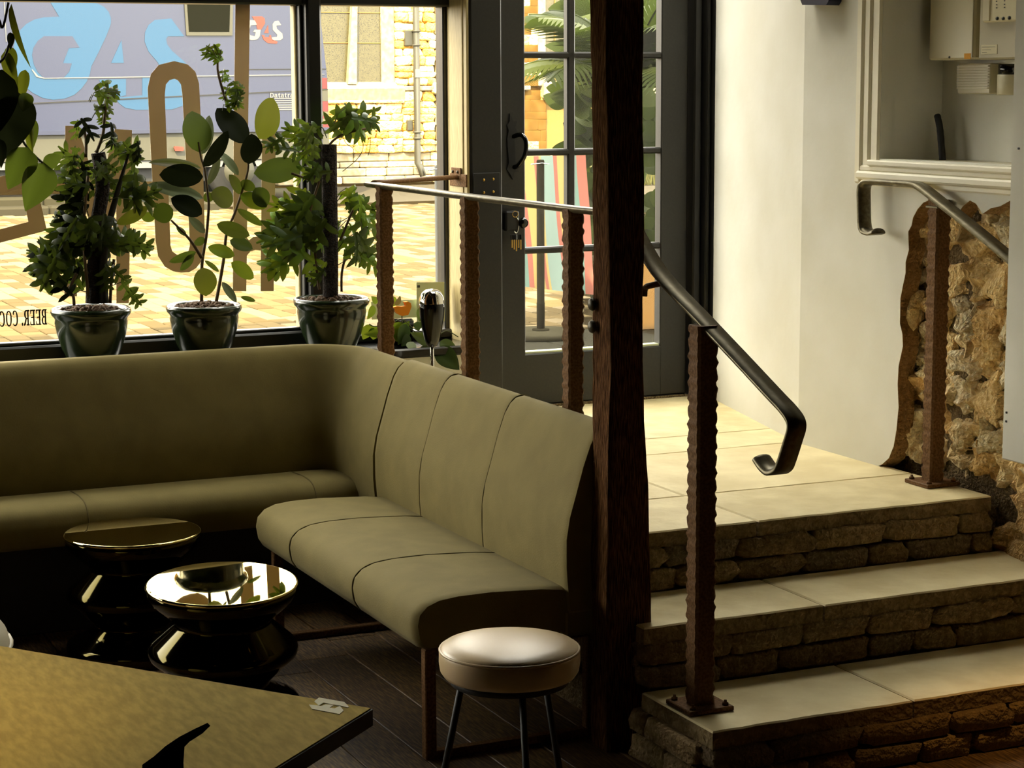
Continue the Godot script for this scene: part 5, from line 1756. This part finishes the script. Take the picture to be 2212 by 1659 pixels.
	for q in [[Vector3(1.105, 2.025, -6.5), Vector3(1.213, 1.928, -6.5), Vector3(1.233, 1.886, -6.5), Vector3(1.255, 1.964, -6.5)], [Vector3(1.089, 1.969, -6.5), Vector3(1.165, 1.772, -6.5), Vector3(1.229, 1.787, -6.5), Vector3(1.252, 1.836, -6.5)], [Vector3(1.088, 1.955, -6.5), Vector3(1.175, 1.687, -6.5), Vector3(1.243, 1.601, -6.5), Vector3(1.297, 1.513, -6.5), Vector3(1.342, 1.466, -6.5)], [Vector3(1.088, 1.955, -6.5), Vector3(1.133, 1.687, -6.5), Vector3(1.202, 1.644, -6.5), Vector3(1.285, 1.578, -6.5)]]:
		part("stem", tube(smooth_path(q, 5), 0.004, 6), M.stem_dark, hp)
	var arrow := leaf_mesh(1.0, 0.2, 0.25, 0.9, 0.62)
	var hl: Array = [
		[1.348, 1.466, -6.5, 1.287, 1.313, -6.5, 0.114, 0.1, 8],
		[1.342, 1.466, -6.5, 1.41, 1.485, -6.5, 0.059, 0.5, 8],
		[1.293, 1.517, -6.48, 1.232, 1.381, -6.5, 0.099, 0.2, 0],
		[1.269, 1.687, -6.47, 1.224, 1.479, -6.47, 0.127, 0.2, 1],
		[1.22, 1.758, -6.46, 1.146, 1.502, -6.46, 0.129, 0.2, 1],
		[1.291, 1.686, -6.45, 1.277, 1.627, -6.45, 0.049, 0.1, 0],
		[1.264, 1.96, -6.5, 1.307, 1.758, -6.5, 0.024, 0.9, 2],
		[1.253, 1.872, -6.48, 1.253, 1.818, -6.48, 0.024, 0.2, 1],
		[1.253, 1.83, -6.52, 1.267, 1.737, -6.52, 0.041, 0.2, 6],
		[1.241, 1.815, -6.52, 1.276, 1.686, -6.52, 0.043, 0.5, 2],
		[1.319, 1.628, -6.53, 1.31, 1.461, -6.53, 0.032, 0.8, 2],
		[1.201, 1.545, -6.44, 1.203, 1.452, -6.44, 0.034, 0.2, 1],
		[1.323, 1.606, -6.54, 1.323, 1.512, -6.54, 0.038, 0.5, 4],
		[1.305, 1.758, -6.53, 1.285, 1.65, -6.53, 0.038, 0.5, 2]]
	for q in hl:
		put_leaf(hp, arrow, Vector3(q[0], q[1], q[2]), Vector3(q[3], q[4], q[5]), q[6], q[7], M["leaf_%d" % int(q[8])])

func build_sill_things() -> void:
	# trailing pothos in a black pot
	var c := Vector3(2.667, 0.841, -6.79)
	c.y = 0.782
	var t := thing("trailing_pothos", "light green trailing plant in a small black pot on the sill", "potted plant", c)
	part("pot", lathe([[0.0, 0.0], [0.045, 0.0], [0.052, 0.06], [0.055, 0.075], [0.056, 0.088], [0.05, 0.088], [0.048, 0.07], [0.0, 0.07]], 4), M.black_gloss, t, Transform3D(Basis.from_euler(Vector3(0, 0.5, 0)), c))
	var fat := leaf_mesh(1.0, 0.16, 0.16, 0.85, 0.7)
	var lv: Array = [
		[2.678, 0.848, -6.765, 2.506, 0.828, -6.73, 0.057, -0.25, 6],
		[2.54, 0.863, -6.773, 2.521, 0.803, -6.795, 0.05, 0.159, 6],
		[2.564, 0.853, -6.78, 2.559, 0.802, -6.79, 0.06, 0.068, 6],
		[2.573, 0.935, -6.788, 2.551, 0.961, -6.785, 0.026, -0.023, 6],
		[2.563, 0.926, -6.796, 2.534, 0.879, -6.78, 0.033, -0.114, 6],
		[2.611, 0.804, -6.74, 2.666, 0.871, -6.71, 0.05, -0.205, 6],
		[2.644, 0.954, -6.811, 2.651, 0.901, -6.84, 0.027, 0.205, 6],
		[2.657, 0.862, -6.72, 2.62, 0.792, -6.7, 0.05, 0.114, 5],
		[2.728, 0.911, -6.777, 2.735, 0.86, -6.78, 0.03, 0.023, 8],
		[2.722, 0.861, -6.784, 2.727, 0.828, -6.775, 0.043, -0.068, 5],
		[2.648, 0.8, -6.69, 2.671, 0.772, -6.66, 0.039, -0.159, 3],
		[2.762, 0.785, -6.73, 2.666, 0.832, -6.69, 0.047, -0.25, 8],
		[2.773, 0.796, -6.69, 2.827, 0.761, -6.65, 0.046, 0.159, 8],
		[2.75, 0.776, -6.67, 2.825, 0.7, -6.63, 0.076, 0.2, 0],
		[2.665, 0.821, -6.71, 2.627, 0.788, -6.69, 0.04, -0.023, 0],
		[2.729, 0.822, -6.75, 2.781, 0.807, -6.71, 0.033, -0.114, 8],
		[2.644, 0.923, -6.788, 2.651, 0.958, -6.759, 0.023, -0.205, 3]]
	for q in lv:
		put_leaf(t, fat, Vector3(q[0], q[1], maxf(q[2], -6.9)), Vector3(q[3], q[4], maxf(q[5], -6.9)), q[6], q[7], M["leaf_%d" % int(q[8])])
	for q in [[Vector3(2.647, 0.878, -6.73), Vector3(2.661, 0.861, -6.73), Vector3(2.682, 0.84, -6.73), Vector3(2.744, 0.798, -6.73), Vector3(2.78, 0.768, -6.73)], [Vector3(2.647, 0.879, -6.72), Vector3(2.687, 0.844, -6.72), Vector3(2.767, 0.815, -6.72), Vector3(2.812, 0.829, -6.72), Vector3(2.857, 0.805, -6.72)], [Vector3(2.645, 0.875, -6.76), Vector3(2.605, 0.861, -6.76), Vector3(2.552, 0.855, -6.76), Vector3(2.531, 0.865, -6.76)]]:
		part("stem", tube(smooth_path(q, 5), 0.002, 6), M.stem_green, t)
	# little bird
	var b := Vector3(2.652, 0.913, -6.75)
	var bd := thing("bird_ornament", "small speckled orange bird ornament perched on the black pot", "ornament", b)
	part("figure", plate([2.618, 0.923, 2.631, 0.925, 2.648, 0.923, 2.666, 0.925, 2.663, 0.934, 2.659, 0.939, 2.673, 0.94, 2.684, 0.934, 2.686, 0.921, 2.68, 0.905, 2.673, 0.892, 2.652, 0.889, 2.634, 0.897, 2.622, 0.909], 0.018, at(0, 0, -6.76)), M.orange_felt, bd)
	part("peg", tube([b + Vector3(0, -0.015, 0), Vector3(b.x, 0.86, b.z)], 0.002, 6), M.stem, bd)
	# cards
	var xf1 := Transform3D(Basis.from_euler(Vector3(-0.08, 0.1, -0.04)), Vector3(2.812, 0.92, -6.87))
	var k1 := single("notice_card", "pale notice card leaning in the window corner behind the chrome stand", "card", cbox(0.115, 0.145, 0.002, 0.0005), M.card, xf1)
	slab("mark", k1, M.downpipe, Vector3(2.758, 0.984, -6.866), Vector3(2.769, 0.975, -6.866) + Vector3(0, 0, 0.002), 0.0004)
	single("clear_card", "low pale card on the sill behind the black pot", "card", cbox(0.2, 0.065, 0.002, 0.0005), M.card, Transform3D(Basis.from_euler(Vector3(-0.1, 0, 0)), Vector3(2.685, 0.898, -6.88)))
	# chrome stand
	var o := Vector3(2.665, 0.723, -6.5)
	var st := thing("chrome_stand", "slim chrome stand with a black tapered head and chrome dome before the sill", "stand", Vector3(o.x, 0.495, o.z))
	part("foot", lathe([[0.0, 0.0], [0.09, 0.0], [0.09, 0.006], [0.02, 0.014], [0.0, 0.014]], 28), M.chrome, st, at(o.x, 0.4955, o.z))
	part("stem", lathe([[0.0, 0.505], [0.0065, 0.505], [0.0065, 0.82], [0.0, 0.82]], 14), M.chrome, st, at(o.x, 0, o.z))
	var hd := part("head", lathe([[0.0, 0.808], [0.018, 0.808], [0.026, 0.83], [0.036, 0.868], [0.042, 0.905], [0.0445, 0.94], [0.0445, 0.957], [0.0, 0.957]], 32), M.black_gloss, st, at(o.x, 0, o.z))
	part("dome", lathe([[0.0445, 0.957], [0.0442, 0.968], [0.041, 0.982], [0.034, 0.995], [0.022, 1.004], [0.0, 1.008]], 32), M.chrome, hd, at(o.x, 0, o.z))

func build_niche_things() -> void:
	var a := thing("meter_box", "plain enamelled metal box with a small orange sticker mounted inside the niche", "box", Vector3(3.95, 1.772, -5.2))
	slab("case", a, M.box_enamel, Vector3(3.852, 1.774, -5.302), Vector3(3.9495, 2.35, -5.073), 0.006)
	slab("door_edge", a, M.box_grey, Vector3(3.849, 1.78, -5.078), Vector3(3.853, 2.35, -5.083), 0.001)
	var f := Vector3(3.85, 1.784, -5.104)
	slab("sticker", a, M.label_orange, f + Vector3(0.001, -0.0085, -0.016), f + Vector3(0.003, 0.0085, 0.016), 0.0004)
	part("lock", lathe([[0.0, 0.0], [0.004, 0.0], [0.003, 0.003], [0.0, 0.003]], 10), M.dark_plastic, a, Transform3D(Basis.from_euler(Vector3(0, 0, PI / 2)), Vector3(3.85, 1.782, -5.193) + Vector3(0.002, 0, 0)))
	var b := thing("control_panel", "grey control panel with dials and a paper label next to the enamelled box", "panel", Vector3(3.95, 1.77, -4.9))
	slab("case", b, M.box_grey, Vector3(3.845, 1.772, -5.045), Vector3(3.9495, 2.35, -4.62), 0.006)
	var kp0 := Vector3(3.84, 1.881, -5.01)
	var kp := slab("keypad", b, M.label_paper, Vector3(3.832, kp0.y, kp0.z), Vector3(3.847, 2.2, -4.66), 0.005)
	slab("keypad_rib", kp, M.box_enamel, Vector3(3.828, kp0.y + 0.004, kp0.z + 0.004), Vector3(3.834, 2.2, kp0.z + 0.036), 0.003)
	for px in [Vector3(3.832, 1.891, -4.939), Vector3(3.832, 1.89, -4.911), Vector3(3.832, 1.891, -4.883)]:
		part("dial", lathe([[0.0, 0.0], [0.0055, 0.0], [0.005, 0.004], [0.0, 0.004]], 12), M.dark_plastic, kp, Transform3D(Basis.from_euler(Vector3(0, 0, PI / 2)), px))
	for px in [Vector3(3.832, 1.922, -4.945), Vector3(3.832, 1.931, -4.945), Vector3(3.832, 1.941, -4.946), Vector3(3.832, 1.922, -4.908), Vector3(3.832, 1.931, -4.909), Vector3(3.832, 1.941, -4.909)]:
		slab("indicator", kp, M.dark_plastic, px + Vector3(-0.001, -0.0015, -0.003), px + Vector3(0.001, 0.0015, 0.003), 0.0004)
	var lb := Vector3(3.843, 1.802, -4.99)
	var lp := slab("label_plate", b, M.label_paper, lb + Vector3(0, -0.014, -0.038), lb + Vector3(0.003, 0.014, 0.038), 0.0006)
	for i in 3:
		slab("label_line", lp, M.downpipe, lb + Vector3(-0.0006, 0.007 - 0.008 * i, -0.032), lb + Vector3(0.001, 0.0078 - 0.008 * i, 0.03 - 0.02 * i), 0.0002)
	var g := thing("sounder_box", "cream louvred sounder box on the niche wall under the boxes", "sounder", Vector3(3.95, 1.67, -5.05))
	var gz0 := -5.221
	var gz1 := -5.06
	slab("case", g, M.box_enamel, Vector3(3.905, 1.67, gz0), Vector3(3.9495, 1.763, gz1), 0.004)
	for i in 9:
		var yy := 1.686 + 0.0082 * i
		slab("louvre", g, M.white_paint, Vector3(3.898, yy, gz0 + 0.003), Vector3(3.907, yy + 0.0045, gz1 - 0.003), 0.0015)
	var d := thing("detector", "round cream detector with a dark glass band half hidden by the pier", "detector", Vector3(3.95, 1.67, -4.9))
	var dz := -4.955
	var y0 := 1.668
	var dh := 1.759 - y0
	part("case", lathe([[0.0, 0.0], [0.042, 0.0], [0.044, 0.003], [0.044, dh * 0.66], [0.0, dh * 0.66]], 28), M.box_enamel, d, at(3.905, y0, dz))
	part("glass_band", lathe([[0.0, dh * 0.66], [0.042, dh * 0.66], [0.042, dh], [0.0, dh]], 28), M.black_gloss, d, at(3.905, y0, dz))
	single("cable_stub", "black cable stub standing up from the niche sill", "cable", tube(smooth_path([Vector3(3.88, 1.466, -5.253), Vector3(3.88, 1.517, -5.262), Vector3(3.88, 1.567, -5.272), Vector3(3.88, 1.6, -5.285), Vector3(3.88, 1.607, -5.288)], 4), [0.011, 0.0105, 0.011, 0.0102, 0.0105, 0.011, 0.0104, 0.0108, 0.0102, 0.0107, 0.0105, 0.0103, 0.0108, 0.0105, 0.009, 0.008, 0.005], 9), M.black_matt)
	var bl0 := Vector3(3.72, 1.968, -5.756)
	var bl1 := Vector3(3.72, 1.961, -5.591)
	single("wall_box", "dark blue box fixed high on the white wall, only its underside in view", "box", plate([bl0.z, bl0.y + 0.006, bl0.z + 0.012, bl0.y - 0.01, bl1.z - 0.014, bl0.y - 0.016, bl1.z, bl0.y - 0.004, bl1.z, bl0.y + 0.22, bl0.z, bl0.y + 0.22], 0.05, Transform3D(Basis(Vector3(0, 0, 1), Vector3(0, 1, 0), Vector3(1, 0, 0)), Vector3(3.67, 0, 0))), M.blue_plastic)

func build_lamps() -> void:
	for q in [[Vector3(3.3, 3.36, -3.45), Color(1.0, 0.76, 0.42), LAMP_A, "over the steps"], [Vector3(0.15, 3.36, -3.15), Color(1.0, 0.86, 0.55), ADDED_LAMP_B, "added over the wooden table"]]:  # the table spot is unseen, added to brighten the tabletop
		var p: Vector3 = q[0]
		var t := thing("ceiling_spot", "small warm ceiling spotlight " + q[3], "lamp", p)
		part("can", lathe([[0.0, 0.04], [0.05, 0.04], [0.05, -0.06], [0.045, -0.06], [0.043, 0.0], [0.0, 0.0]], 20), M.black_matt, t, at(p.x, p.y, p.z))
		part("lamp_glow", lathe([[0.0, -0.05], [0.04, -0.05], [0.04, -0.045], [0.0, -0.045]], 20), M.lamp_glow, t, at(p.x, p.y, p.z))
		var l := SpotLight3D.new()
		l.name = "spot"
		l.light_color = q[1]
		l.light_energy = q[2]
		l.light_size = 0.03
		l.spot_range = 12.0
		l.spot_attenuation = 2.0
		l.spot_angle = 16.0
		l.spot_angle_attenuation = 0.8
		l.shadow_enabled = true
		add_child(l)
		l.transform = Transform3D(Basis.looking_at(Vector3(0, -1, 0.001), Vector3(0, 0, 1)), p + Vector3(0, -0.07, 0))

const LAMP_A := 6.0
const ADDED_LAMP_B := 2.2
